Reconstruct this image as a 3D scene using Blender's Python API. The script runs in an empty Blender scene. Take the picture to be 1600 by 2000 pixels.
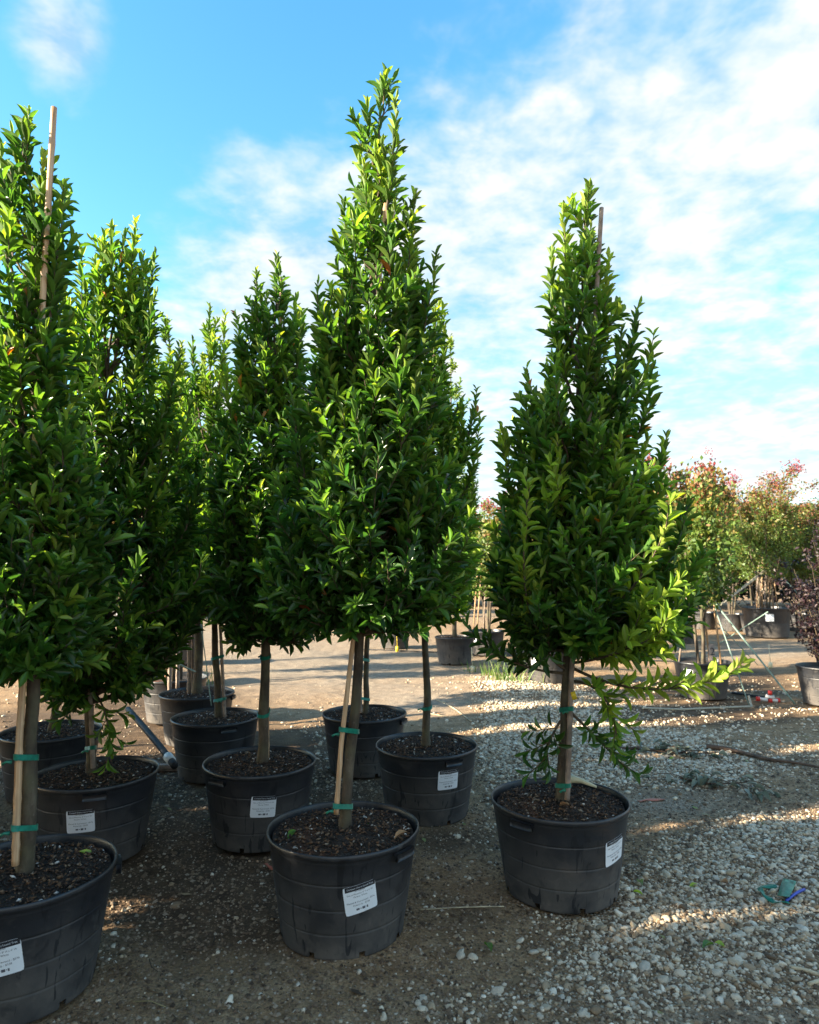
import bpy, bmesh, math, random
import numpy as np
from mathutils import Vector, Matrix

# ------------------------------------------------------------------ camera, sky, sun, exposure
SC = bpy.context.scene
COL = SC.collection
F_PX, PITCH, CAM_Z = 1350.0, math.radians(4.66), 1.45
cam_d = bpy.data.cameras.new('camera')
cam_d.sensor_fit = 'VERTICAL'
cam_d.sensor_height = 30.0
cam_d.sensor_width = 24.0
cam_d.lens = F_PX / 2000.0 * 30.0
cam_d.clip_start = 0.05
cam_d.clip_end = 3000
cam_d.dof.use_dof = True
cam_d.dof.focus_distance = 3.3
cam_d.dof.aperture_fstop = 3.2
cam = bpy.data.objects.new('camera', cam_d)
COL.objects.link(cam)
cam.location = (0, 0, CAM_Z)
cam.rotation_euler = (math.pi / 2 + PITCH, 0, 0)
SC.camera = cam

SUN_EL, SUN_A = math.radians(20.0), math.radians(-16.0)
SUN_DIR = Vector((-math.cos(SUN_EL) * math.cos(SUN_A), math.cos(SUN_EL) * math.sin(SUN_A), math.sin(SUN_EL)))
SUN_STRENGTH = 5.0
SKY_STRENGTH = 0.132
CLOUD_GAIN = 1.9
EXPOSURE = 2.28
sun_d = bpy.data.lights.new('sun', 'SUN')
sun_d.energy = SUN_STRENGTH
sun_d.angle = math.radians(0.53)
sun_d.color = (1.0, 0.87, 0.66)
sun_o = bpy.data.objects.new('sun', sun_d)
COL.objects.link(sun_o)
sun_o.location = (-30, 5, 20)
sun_o.rotation_euler = SUN_DIR.to_track_quat('Z', 'Y').to_euler()

SC.view_settings.view_transform = 'Standard'
SC.view_settings.look = 'None'
SC.view_settings.gamma = 1
SC.view_settings.exposure = EXPOSURE
SC.view_settings.use_curve_mapping = False
SC.render.engine = 'CYCLES'
SC.cycles.max_bounces = 8
SC.cycles.diffuse_bounces = 4
SC.cycles.transmission_bounces = 6
SC.cycles.transparent_max_bounces = 8
SC.cycles.use_denoising = True


def ray(px, py):
    u, v = (px - 800.0) / F_PX, (1000.0 - py) / F_PX
    cp, sp = math.cos(PITCH), math.sin(PITCH)
    return (u, cp - v * sp, sp + v * cp)


def at_y(px, py, y):
    """world point on the vertical plane at distance y that the photo shows at (px, py)"""
    d = ray(px, py)
    k = y / d[1]
    return Vector((d[0] * k, y, CAM_Z + d[2] * k))


def at_z(px, py, z=0.0):
    d = ray(px, py)
    k = (z - CAM_Z) / d[2]
    return Vector((d[0] * k, d[1] * k, z))


def project(x, y, z):
    cp, sp = math.cos(PITCH), math.sin(PITCH)
    zz = np.asarray(z) - CAM_Z
    dep = y * cp + zz * sp
    up = -y * sp + zz * cp
    return 800 + F_PX * x / dep, 1000 - F_PX * up / dep, dep


# ------------------------------------------------------------------ node helpers
class NT:
    def __init__(self, tree):
        self.t = tree
        self.n = tree.nodes
        self.l = tree.links

    def node(self, typ, ins=None, **props):
        nd = self.n.new(typ)
        for k, v in props.items():
            setattr(nd, k, v)
        for k, v in (ins or {}).items():
            self.put(nd, k, v)
        return nd

    def put(self, nd, k, v):
        s = nd.inputs[k]
        if isinstance(v, bpy.types.NodeSocket):
            self.l.new(v, s)
        elif isinstance(v, bpy.types.Node):
            self.l.new(v.outputs[0], s)
        elif isinstance(v, (tuple, list)) and len(v) == 3 and s.type == 'RGBA':
            s.default_value = (*v, 1)
        else:
            s.default_value = v

    def math(self, op, a, b=0.0, c=0.0, clamp=False):
        nd = self.node('ShaderNodeMath', operation=op, use_clamp=clamp)
        self.put(nd, 0, a)
        self.put(nd, 1, b)
        self.put(nd, 2, c)
        return nd.outputs[0]

    def mix(self, f, a, b, blend='MIX'):
        nd = self.node('ShaderNodeMix', data_type='RGBA', blend_type=blend)
        self.put(nd, 0, f)
        self.put(nd, 6, a)
        self.put(nd, 7, b)
        return nd.outputs[2]

    def ramp(self, f, stops, interp='LINEAR'):
        nd = self.node('ShaderNodeValToRGB')
        nd.color_ramp.interpolation = interp
        e = nd.color_ramp.elements
        while len(e) < len(stops):
            e.new(0.5)
        for el, (p, c) in zip(e, stops):
            el.position = p
            el.color = (*c, 1) if isinstance(c, (tuple, list)) else (c, c, c, 1)
        self.put(nd, 0, f)
        return nd.outputs[0]

    def mrange(self, v, a, b, c=0.0, d=1.0, smooth=True):
        nd = self.node('ShaderNodeMapRange', interpolation_type='SMOOTHSTEP' if smooth else 'LINEAR')
        for i, x in enumerate((v, a, b, c, d)):
            self.put(nd, i, x)
        return nd.outputs[0]

    def noise(self, vec, scale, detail=4.0, rough=0.55, dist=0.0):
        nd = self.node('ShaderNodeTexNoise')
        if vec is not None:
            self.put(nd, 'Vector', vec)
        self.put(nd, 'Scale', scale)
        self.put(nd, 'Detail', detail)
        self.put(nd, 'Roughness', rough)
        self.put(nd, 'Distortion', dist)
        return nd.outputs[0]

    def attr(self, name):
        return self.node('ShaderNodeAttribute', attribute_name=name).outputs['Fac']


def material(name):
    m = bpy.data.materials.new(name)
    m.use_nodes = True
    t = NT(m.node_tree)
    b = t.n['Principled BSDF']
    return m, t, b


def simple(name, col, rough=0.6, vary=0.25, scale=20.0, bump=0.0, metallic=0.0):
    m, t, b = material(name)
    co = t.node('ShaderNodeTexCoord').outputs['Object']
    n = t.noise(co, scale, 5)
    c = t.mix(t.mrange(n, 0.3, 0.7), tuple(x * (1 - vary) for x in col), tuple(min(1, x * (1 + vary)) for x in col))
    t.put(b, 'Base Color', c)
    b.inputs['Roughness'].default_value = rough
    b.inputs['Metallic'].default_value = metallic
    if bump:
        t.put(b, 'Normal', t.node('ShaderNodeBump', {'Height': n, 'Strength': bump, 'Distance': 0.01}))
    return m


# ------------------------------------------------------------------ sky
W = bpy.data.worlds.new('World')
SC.world = W
W.use_nodes = True
wt = NT(W.node_tree)
bg = wt.n['Background']
sky = wt.node('ShaderNodeTexSky', sky_type='NISHITA', sun_disc=False)
sky.sun_elevation = SUN_EL
sky.sun_rotation = math.atan2(SUN_DIR.x, SUN_DIR.y)
sky.altitude = 0
sky.air_density = 1.0
sky.dust_density = 0.4
sky.ozone_density = 1.5
hs = wt.node('ShaderNodeHueSaturation', {'Hue': 0.488, 'Saturation': 1.30, 'Value': 0.79, 'Color': sky.outputs[0]})
co = wt.node('ShaderNodeTexCoord').outputs['Generated']
sep = wt.node('ShaderNodeSeparateXYZ', {0: co})
zc = wt.math('MAXIMUM', sep.outputs[2], 0.0)
den = wt.math('ADD', zc, 0.16)
pl = wt.node('ShaderNodeCombineXYZ', {0: wt.math('DIVIDE', sep.outputs[0], den), 1: wt.math('DIVIDE', sep.outputs[1], den), 2: 3.7})
n_big = wt.noise(pl, 0.9, 5, 0.55, 0.3)
n_mid = wt.noise(pl, 2.6, 4, 0.55, 0.0)
n_puff = wt.noise(pl, 8.5, 4, 0.58, 0.15)
pa, pb = Vector(ray(180, 430)).normalized(), Vector(ray(960, -60)).normalized()
nn = pa.cross(pb).normalized()
if nn.dot(Vector(ray(1200, 800))) < 0:
    nn = -nn
side = wt.node('ShaderNodeVectorMath', {0: co, 1: tuple(nn)}, operation='DOT_PRODUCT').outputs['Value']
wisp = None
for (wx, wy, rad, amp) in ((120, 70, 0.12, 0.60), (475, 325, 0.06, 0.10), (560, 500, 0.22, 0.10)):
    dd = wt.node('ShaderNodeVectorMath', {0: co, 1: tuple(Vector(ray(wx, wy)).normalized())}, operation='DISTANCE').outputs['Value']
    w1 = wt.mrange(dd, 0.0, rad, amp, 0.0)
    wisp = w1 if wisp is None else wt.math('ADD', wisp, w1)
bias = wt.mrange(side, -0.10, 0.20, -0.30, 0.25, smooth=False)
bias = wt.math('MAXIMUM', bias, wt.mrange(sep.outputs[1], 0.1, -0.6, -0.30, 0.22, smooth=False))  # unseen clouds behind the camera, added to make the shade less blue
dens = wt.math('ADD', wt.math('MULTIPLY', n_big, 0.30), wt.math('MULTIPLY', n_mid, 0.36))
dens = wt.math('ADD', dens, wt.math('MULTIPLY', n_puff, 0.40))
dens = wt.math('ADD', dens, wt.math('ADD', bias, wisp))
cov = wt.mrange(dens, 0.48, 0.86, 0.0, 0.96)
body = wt.ramp(wt.math('MULTIPLY_ADD', n_puff, 0.6, wt.math('MULTIPLY', n_mid, 0.4)), [(0.36, (0.40, 0.60, 0.74)), (0.48, (0.68, 0.79, 0.83)), (0.64, (1.02, 0.965, 0.90))])
cloud = wt.node('ShaderNodeVectorMath', {0: body, 1: (CLOUD_GAIN,) * 3}, operation='MULTIPLY').outputs[0]
wt.put(bg, 'Color', wt.mix(cov, hs.outputs[0], cloud))
bg.inputs['Strength'].default_value = SKY_STRENGTH


# ------------------------------------------------------------------ object helpers
def mesh_np(name, V, faces, attrs=None, smooth=True, mats=()):
    """V (n,3); faces: list of int arrays (m,k) or plain lists of index lists"""
    me = bpy.data.meshes.new(name)
    V = np.asarray(V, dtype=np.float32)
    arrs = [np.asarray(f, dtype=np.int32) for f in faces if len(f)]
    loops = np.concatenate([a.ravel() for a in arrs])
    sizes = np.concatenate([np.full(len(a), a.shape[1], np.int32) for a in arrs])
    starts = np.concatenate([[0], np.cumsum(sizes)[:-1]]).astype(np.int32)
    me.vertices.add(len(V))
    me.vertices.foreach_set('co', V.ravel())
    me.loops.add(len(loops))
    me.loops.foreach_set('vertex_index', loops)
    me.polygons.add(len(sizes))
    me.polygons.foreach_set('loop_start', starts)
    me.polygons.foreach_set('loop_total', sizes)
    me.update(calc_edges=True)
    if smooth:
        me.polygons.foreach_set('use_smooth', np.ones(len(sizes), dtype=bool))
    for k, a in (attrs or {}).items():
        at = me.attributes.new(k, 'FLOAT', 'POINT')
        at.data.foreach_set('value', np.asarray(a, np.float32))
    for m in mats:
        me.materials.append(m)
    return me


def link(name, me, parent=None, kind=None, loc=None):
    o = bpy.data.objects.new(name, me)
    COL.objects.link(o)
    if parent is not None:
        o.parent = parent
    if kind:
        o['kind'] = kind
    if loc is not None:
        o.location = loc
    return o


def tag(o, label, cat, group=None, kind=None):
    o['label'] = label
    o['category'] = cat
    if group:
        o['group'] = group
    if kind:
        o['kind'] = kind
    return o


def thing(name, loc, label, cat, group=None):
    o = bpy.data.objects.new(name, None)
    o.empty_display_size = 0.1
    COL.objects.link(o)
    o.location = loc
    return tag(o, label, cat, group)


class MB:
    """collects pieces into one mesh"""
    def __init__(self):
        self.V, self.T, self.Q, self.A, self.n = [], [], [], [], 0

    def add(self, V, tris=(), quads=(), a=0.0):
        V = np.asarray(V, float)
        if len(tris):
            self.T.append(np.asarray(tris) + self.n)
        if len(quads):
            self.Q.append(np.asarray(quads) + self.n)
        self.V.append(V)
        self.A.append(np.full(len(V), a) if np.isscalar(a) else np.asarray(a))
        self.n += len(V)

    def mesh(self, name, mat, smooth=True):
        f = []
        if self.T:
            f.append(np.concatenate(self.T))
        if self.Q:
            f.append(np.concatenate(self.Q))
        return mesh_np(name, np.concatenate(self.V), f, {'tint': np.concatenate(self.A)}, smooth, [mat])

    def build(self, name, mat, parent=None, kind=None, smooth=True):
        return link(name, self.mesh(name, mat, smooth), parent, kind)

    def tube(self, pts, radii, sides=6, cap=True, a=0.0, flat=None):
        P = np.asarray(pts, float)
        R = np.full(len(P), radii) if np.isscalar(radii) else np.asarray(radii, float)
        T = np.gradient(P, axis=0)
        T /= np.maximum(np.linalg.norm(T, axis=1, keepdims=True), 1e-9)
        up = np.array([0.0, 0.0, 1.0]) if abs(T[0][2]) < 0.9 else np.array([0.0, 1.0, 0.0])
        V = []
        U = np.cross(T[0], up)
        U /= np.linalg.norm(U)
        ang = np.linspace(0, 2 * np.pi, sides, endpoint=False)
        for i in range(len(P)):
            U = U - T[i] * U.dot(T[i])
            U /= max(np.linalg.norm(U), 1e-9)
            B = np.cross(T[i], U)
            V.append(P[i] + R[i] * (np.cos(ang)[:, None] * U + np.sin(ang)[:, None] * B * (flat or 1.0)))
        V = np.concatenate(V)
        q = []
        k = np.arange(sides)
        for i in range(len(P) - 1):
            a0, a1 = i * sides + k, i * sides + (k + 1) % sides
            q.append(np.stack([a0, a1, a1 + sides, a0 + sides], 1))
        tr = []
        if cap:
            n0 = len(V)
            V = np.concatenate([V, P[:1], P[-1:]])
            e = (len(P) - 1) * sides
            tr = [[n0, (j + 1) % sides, j] for j in range(sides)] + [[n0 + 1, e + j, e + (j + 1) % sides] for j in range(sides)]
        self.add(V, tr, np.concatenate(q), a)

    def box(self, c, s, rot=None, a=0.0):
        x, y, z = (np.array(s) / 2)
        V = np.array([[sx * x, sy * y, sz * z] for sx in (-1, 1) for sy in (-1, 1) for sz in (-1, 1)])
        if rot is not None:
            V = V @ np.array(rot).T
        Q = [[0, 1, 3, 2], [4, 6, 7, 5], [0, 4, 5, 1], [2, 3, 7, 6], [0, 2, 6, 4], [1, 5, 7, 3]]
        self.add(V + np.array(c), (), Q, a)


def bez(p0, p1, p2, n):
    t = np.linspace(0, 1, n)[:, None]
    return (1 - t) ** 2 * np.asarray(p0) + 2 * t * (1 - t) * np.asarray(p1) + t * t * np.asarray(p2)


def nrm(a):
    return a / np.maximum(np.linalg.norm(a, axis=-1, keepdims=True), 1e-9)


# ------------------------------------------------------------------ materials
def leaf_material(name, stops, trans=0.3, rough=0.34, back=1.1):
    m, t, b = material(name)
    ti = t.attr('tint')
    co = t.node('ShaderNodeTexCoord').outputs['Object']
    c = t.ramp(ti, stops)
    geo = t.node('ShaderNodeNewGeometry')
    rnd = geo.outputs['Random Per Island']
    n = t.noise(co, 3.0, 2)
    v = t.math('ADD', t.math('MULTIPLY', rnd, 0.55), t.math('MULTIPLY', n, 0.55))
    v = t.math('ADD', v, 0.42)
    hsv = t.node('ShaderNodeHueSaturation', {'Hue': t.math('ADD', 0.484, t.math('MULTIPLY', rnd, 0.026)), 'Saturation': 0.95, 'Value': v, 'Color': c})
    under = t.node('ShaderNodeHueSaturation', {'Hue': 0.493, 'Saturation': 0.98, 'Value': back, 'Color': hsv.outputs[0]})
    base = t.mix(geo.outputs['Backfacing'], hsv.outputs[0], under.outputs[0])
    t.put(b, 'Base Color', base)
    t.put(b, 'Roughness', t.mix(geo.outputs['Backfacing'], (rough,) * 3, (0.6,) * 3))
    b.inputs['Specular IOR Level'].default_value = 0.5
    tr = t.node('ShaderNodeBsdfTranslucent')
    tc = t.node('ShaderNodeHueSaturation', {'Hue': 0.485, 'Saturation': 1.1, 'Value': 1.9, 'Color': hsv.outputs[0]})
    t.put(tr, 'Color', tc.outputs[0])
    mx = t.node('ShaderNodeMixShader', {0: trans, 1: b.outputs[0], 2: tr.outputs[0]})
    t.l.new(mx.outputs[0], t.n['Material Output'].inputs['Surface'])
    return m


M = {}
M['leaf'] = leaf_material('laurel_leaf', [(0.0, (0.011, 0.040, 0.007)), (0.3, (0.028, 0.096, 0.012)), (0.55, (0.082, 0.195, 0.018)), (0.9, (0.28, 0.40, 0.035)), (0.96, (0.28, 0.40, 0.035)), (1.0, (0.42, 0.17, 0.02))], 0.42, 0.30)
M['wilt'] = leaf_material('wilted_leaf', [(0.0, (0.10, 0.12, 0.075)), (0.5, (0.19, 0.21, 0.15)), (1.0, (0.29, 0.29, 0.22))], 0.1, 0.7)
M['myrtle'] = leaf_material('myrtle_leaf', [(0.0, (0.03, 0.075, 0.012)), (0.4, (0.10, 0.17, 0.02)), (0.55, (0.19, 0.16, 0.028)), (0.68, (0.21, 0.095, 0.030)), (1.0, (0.23, 0.060, 0.034))], 0.3, 0.5)
M['purple'] = leaf_material('purple_leaf', [(0.0, (0.006, 0.004, 0.006)), (1.0, (0.030, 0.009, 0.014))], 0.06, 0.5)
M['wood_shaded'] = leaf_material('far_leaf', [(0.0, (0.004, 0.009, 0.003)), (0.65, (0.012, 0.024, 0.005)), (1.0, (0.06, 0.075, 0.010))], 0.05, 0.85)  # deep shade under the canopies is put into these near-black leaf colours
M['grass'] = leaf_material('weed_blade', [(0.0, (0.06, 0.14, 0.02)), (1.0, (0.16, 0.22, 0.04))], 0.3, 0.5)

# bark
m, t, b = material('bark')
co = t.node('ShaderNodeTexCoord').outputs['Object']
mp = t.node('ShaderNodeMapping', {'Vector': co, 'Scale': (1, 1, 0.35)})
n1 = t.noise(mp, 26, 6, 0.65)
n2 = t.noise(co, 5, 4)
v = t.node('ShaderNodeTexVoronoi', {'Vector': co, 'Scale': 38.0})
spot = t.mrange(v.outputs['Distance'], 0.0, 0.22, 1, 0)
c = t.ramp(n1, [(0.3, (0.024, 0.017, 0.012)), (0.5, (0.060, 0.044, 0.030)), (0.72, (0.125, 0.098, 0.070))])
c = t.mix(t.mrange(n2, 0.45, 0.7, 0, 0.55), c, (0.14, 0.14, 0.07))
c = t.mix(t.math('MULTIPLY', spot, 0.30), c, (0.22, 0.19, 0.15))
t.put(b, 'Base Color', c)
b.inputs['Roughness'].default_value = 0.85
t.put(b, 'Normal', t.node('ShaderNodeBump', {'Height': n1, 'Strength': 0.6, 'Distance': 0.006}))
M['bark'] = m
M['twig'] = simple('twig_bark', (0.085, 0.06, 0.035), 0.8, 0.4, 30)
# bamboo
m, t, b = material('bamboo')
co = t.node('ShaderNodeTexCoord').outputs['Object']
mp = t.node('ShaderNodeMapping', {'Vector': co, 'Scale': (1, 1, 0.04)})
n1 = t.noise(mp, 120, 4, 0.6)
n2 = t.noise(co, 4, 3)
c = t.ramp(n1, [(0.3, (0.28, 0.14, 0.06)), (0.55, (0.56, 0.35, 0.19)), (0.75, (0.68, 0.50, 0.33))])
c = t.mix(t.mrange(n2, 0.4, 0.7, 0, 0.5), c, (0.46, 0.34, 0.22))
t.put(b, 'Base Color', c)
b.inputs['Roughness'].default_value = 0.55
M['bamboo'] = m
M['grey_stake'] = simple('weathered_wood', (0.26, 0.20, 0.16), 0.8, 0.3, 25)
# pot plastic
m, t, b = material('pot_plastic')
co = t.node('ShaderNodeTexCoord').outputs['Object']
oi = t.node('ShaderNodeObjectInfo').outputs['Random']
off = t.node('ShaderNodeVectorMath', {0: co, 1: t.node('ShaderNodeCombineXYZ', {0: t.math('MULTIPLY', oi, 37.0), 1: t.math('MULTIPLY', oi, 11.0), 2: 0.0}).outputs[0]}, operation='ADD').outputs[0]
sp = t.node('ShaderNodeSeparateXYZ', {0: co})
n1 = t.noise(off, 5.0, 6, 0.6, 0.2)
n2 = t.noise(off, 38.0, 5, 0.65)
st = t.node('ShaderNodeMapping', {'Vector': off, 'Scale': (1, 1, 0.12)})
n3 = t.noise(st, 34.0, 4, 0.6)
vsp = t.node('ShaderNodeTexVoronoi', {'Vector': off, 'Scale': 70.0})
speck = t.mrange(vsp.outputs['Distance'], 0.05, 0.16, 1, 0)
low = t.mrange(sp.outputs[2], 0.02, 0.33, 0.85, 0.10, smooth=False)
n5 = t.noise(off, 12.0, 7, 0.7, 0.6)
dust = t.math('MULTIPLY', low, t.mrange(n1, 0.28, 0.62, 0.25, 1.0))
dust = t.math('ADD', dust, t.math('MULTIPLY', t.mrange(n5, 0.55, 0.70), 0.22))
dust = t.math('MULTIPLY', dust, t.mrange(n5, 0.30, 0.48, 0.35, 1.0))
dust = t.math('ADD', dust, t.math('MULTIPLY', t.mrange(n3, 0.55, 0.8), 0.10))
dust = t.math('ADD', dust, t.math('MULTIPLY', t.mrange(n2, 0.55, 0.75), 0.10), clamp=True)
c = t.mix(dust, (0.012, 0.0145, 0.020), (0.115, 0.100, 0.086))
scr = t.node('ShaderNodeMapping', {'Vector': off, 'Rotation': (0.3, 0.5, 0.2), 'Scale': (9, 9, 1.6)})
n4 = t.noise(scr, 3.1, 3, 0.5, 1.0)
c = t.mix(t.mrange(n4, 0.61, 0.64, 0, 0.85), c, (0.010, 0.011, 0.014))
c = t.mix(t.math('MULTIPLY', speck, t.mrange(n1, 0.5, 0.8, 0, 0.35)), c, (0.35, 0.3, 0.25))
t.put(b, 'Base Color', c)
t.put(b, 'Roughness', t.mrange(dust, 0.0, 0.5, 0.36, 0.75))
t.put(b, 'Normal', t.node('ShaderNodeBump', {'Height': t.math('ADD', n2, n1), 'Strength': 0.12, 'Distance': 0.006}))
M['pot'] = m
# soil and bark chips
m, t, b = material('potting_soil')
co = t.node('ShaderNodeTexCoord').outputs['Object']
n1 = t.noise(co, 60, 6, 0.7)
n2 = t.noise(co, 4.5, 4)
c = t.ramp(n1, [(0.35, (0.010, 0.007, 0.005)), (0.6, (0.035, 0.022, 0.014)), (0.75, (0.085, 0.055, 0.035))])
r2 = t.node('ShaderNodeVectorMath', {0: co}, operation='LENGTH').outputs['Value']
c = t.mix(t.mrange(n2, 0.50, 0.64, 0, 0.8), c, (0.14, 0.045, 0.014))
t.put(b, 'Base Color', c)
b.inputs['Roughness'].default_value = 0.9
t.put(b, 'Normal', t.node('ShaderNodeBump', {'Height': n1, 'Strength': 0.9, 'Distance': 0.02}))
M['soil'] = m
m, t, b = material('bark_chips')
geo = t.node('ShaderNodeNewGeometry')
c = t.ramp(geo.outputs['Random Per Island'], [(0.0, (0.012, 0.006, 0.003)), (0.5, (0.040, 0.019, 0.009)), (0.72, (0.12, 0.055, 0.022)), (0.90, (0.16, 0.085, 0.04)), (0.965, (0.26, 0.20, 0.14)), (0.985, (0.55, 0.52, 0.48))])
t.put(b, 'Base Color', c)
b.inputs['Roughness'].default_value = 0.75
M['chips'] = m
# gravel stones
def stone_mat(name, use_obj):
    m, t, b = material(name)
    co = t.node('ShaderNodeTexCoord').outputs['Object']
    r = t.node('ShaderNodeObjectInfo').outputs['Random'] if use_obj else t.node('ShaderNodeNewGeometry').outputs['Random Per Island']
    c = t.ramp(r, [(0.0, (0.11, 0.075, 0.045)), (0.18, (0.28, 0.19, 0.11)), (0.42, (0.48, 0.365, 0.235)), (0.62, (0.52, 0.445, 0.345)), (0.82, (0.62, 0.51, 0.36)), (0.95, (0.76, 0.67, 0.53)), (1.0, (0.40, 0.26, 0.13))])
    n = t.noise(co, 45, 4, 0.6)
    hsv = t.node('ShaderNodeHueSaturation', {'Value': t.mrange(n, 0.3, 0.7, 0.68, 1.15), 'Color': c})
    t.put(b, 'Base Color', hsv.outputs[0])
    b.inputs['Roughness'].default_value = 0.85
    t.put(b, 'Normal', t.node('ShaderNodeBump', {'Height': n, 'Strength': 0.4, 'Distance': 0.004}))
    return m
M['gravel'] = stone_mat('gravel_stones', False)
M['stone'] = stone_mat('loose_stone', True)
m, t, b = material('dirt_grit')
geo = t.node('ShaderNodeNewGeometry')
t.put(b, 'Base Color', t.ramp(geo.outputs['Random Per Island'], [(0.0, (0.05, 0.03, 0.016)), (0.4, (0.16, 0.10, 0.058)), (0.78, (0.26, 0.175, 0.105)), (0.96, (0.34, 0.26, 0.18)), (1.0, (0.48, 0.42, 0.33))]))
b.inputs['Roughness'].default_value = 0.9
M['grit'] = m
M['paper'] = simple('label_paper', (0.78, 0.80, 0.83), 0.4, 0.03)
M['ink'] = simple('label_ink', (0.02, 0.02, 0.025), 0.5, 0.1)
M['ink_grey'] = simple('label_ink_soft', (0.10, 0.10, 0.12), 0.5, 0.1)
M['tie'] = simple('green_tape', (0.012, 0.17, 0.105), 0.4, 0.25, 60)
M['blue'] = simple('blue_plastic', (0.03, 0.06, 0.35), 0.4)
M['orange'] = simple('orange_ribbon', (0.75, 0.10, 0.02), 0.5, 0.15)
M['salmon'] = simple('faded_orange_strip', (0.42, 0.13, 0.08), 0.6, 0.25, 40)
M['yellow'] = simple('yellow_plastic', (0.75, 0.55, 0.03), 0.5, 0.1)
M['cream'] = simple('cream_plastic', (0.6, 0.55, 0.36), 0.5, 0.1)
M['white'] = simple('white_plastic', (0.72, 0.72, 0.70), 0.45, 0.08)
M['red'] = simple('red_plastic', (0.6, 0.03, 0.02), 0.4, 0.15)
M['rope'] = simple('pale_green_rope', (0.20, 0.29, 0.25), 0.7, 0.25, 80)
M['twine'] = simple('white_twine', (0.40, 0.36, 0.27), 0.8, 0.2, 80)
M['pipe'] = simple('black_pipe', (0.018, 0.019, 0.022), 0.65, 0.4, 12)
M['stick'] = simple('dry_stick', (0.095, 0.055, 0.033), 0.85, 0.4, 30, 0.3)
M['straw'] = simple('pale_stick', (0.42, 0.34, 0.22), 0.8, 0.3, 30)
M['blossom'] = leaf_material('red_blossom', [(0.0, (0.28, 0.010, 0.016)), (1.0, (0.36, 0.03, 0.05))], 0.25, 0.6)
M['metal'] = simple('grey_wire', (0.35, 0.35, 0.36), 0.45, 0.1, 20, 0, 0.7)

# ------------------------------------------------------------------ ground
rs = np.random.RandomState(7)


def vnoise(x, y, seed=0):
    """smooth value noise"""
    xi, yi = np.floor(x).astype(int), np.floor(y).astype(int)
    fx, fy = x - xi, y - yi
    fx, fy = fx * fx * (3 - 2 * fx), fy * fy * (3 - 2 * fy)

    def h(a, b_):
        n = (a * 374761393 + b_ * 668265263 + seed * 974634777) & 0x7fffffff
        n = ((n ^ (n >> 13)) * 1274126177) & 0x7fffffff
        return ((n ^ (n >> 16)) & 0xffff) / 65535.0
    return (h(xi, yi) * (1 - fx) + h(xi + 1, yi) * fx) * (1 - fy) + (h(xi, yi + 1) * (1 - fx) + h(xi + 1, yi + 1) * fx) * fy


GRAVEL = [(1450, 1740, 280, 120, .85), (1350, 1840, 250, 110, .8), (1520, 1950, 230, 100, .55), (1060, 1450, 150, 55, 1), (1130, 1495, 150, 45, 1),
          (1310, 1495, 200, 45, .9), (1270, 1440, 160, 22, .9), (1000, 1345, 110, 45, 1), (920, 1295, 110, 30, .9), (1100, 1390, 130, 40, .9), (1500, 1640, 170, 55, .75),
          (990, 1540, 60, 40, .4), (980, 1950, 260, 70, .4), (1230, 1900, 150, 80, .5), (640, 1440, 70, 60, .35), (1200, 1780, 60, 70, .6), (620, 1530, 120, 40, .3),
          (1300, 1570, 130, 30, -.9), (1470, 1560, 120, 25, -.35), (930, 1740, 100, 90, -.3), (1230, 1640, 40, 60, -.5), (640, 1320, 260, 65, -1.2), (880, 1370, 60, 40, -.6), (1450, 1980, 130, 25, -.5)]


def blobs(px, py, lst):
    g = np.zeros_like(px)
    for cx, cy, rx, ry, w in lst:
        q = ((px - cx) / rx) ** 2 + ((py - cy) / ry) ** 2
        g += w * np.exp(-q * 1.1)
    return g


def masks(x, y):
    px, py, dep = project(x, np.maximum(y, 0.6), 0.0)
    w = (vnoise(x * 2.3, y * 2.3, 1) - .5) * .5 + (vnoise(x * 7, y * 7, 2) - .5) * .45
    g = blobs(px, py, GRAVEL) + w * .8
    g += np.where(x > 0.55 * np.minimum(y, 3) - 0.6, .12, 0.0)
    g = np.where(y > 9.5, .35 + w, g)
    # potting-mix dark soil under the pots
    dk = blobs(px, py, [(350, 1600, 260, 130, 1), (430, 1700, 260, 130, 1.1), (120, 1450, 200, 100, 1), (650, 1520, 160, 70, .8), (860, 1640, 120, 40, .5), (400, 1470, 160, 80, .9),
                        (700, 1440, 120, 40, .8), (480, 1850, 260, 100, .40), (860, 1760, 150, 100, .30), (930, 1800, 90, 60, .3), (1330, 1395, 330, 25, .9), (1400, 1330, 200, 40, 1.0), (1100, 1345, 100, 15, .6),
                        (1180, 1690, 100, 60, .3), (300, 1350, 160, 70, .8), (1010, 1270, 200, 18, .8)]) + w * .7
    rd = blobs(px, py, [(640, 1300, 330, 70, 1.1), (820, 1375, 120, 30, .8), (1480, 1270, 160, 25, 1.0), (1300, 1565, 140, 32, .7), (1450, 1975, 200, 35, .6), (350, 1235, 150, 30, .8), (1200, 1200, 900, 12, .8)])
    return np.clip(g, 0, 1), np.clip(dk, 0, 1), np.clip(rd + w * .3, 0, 1)


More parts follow.
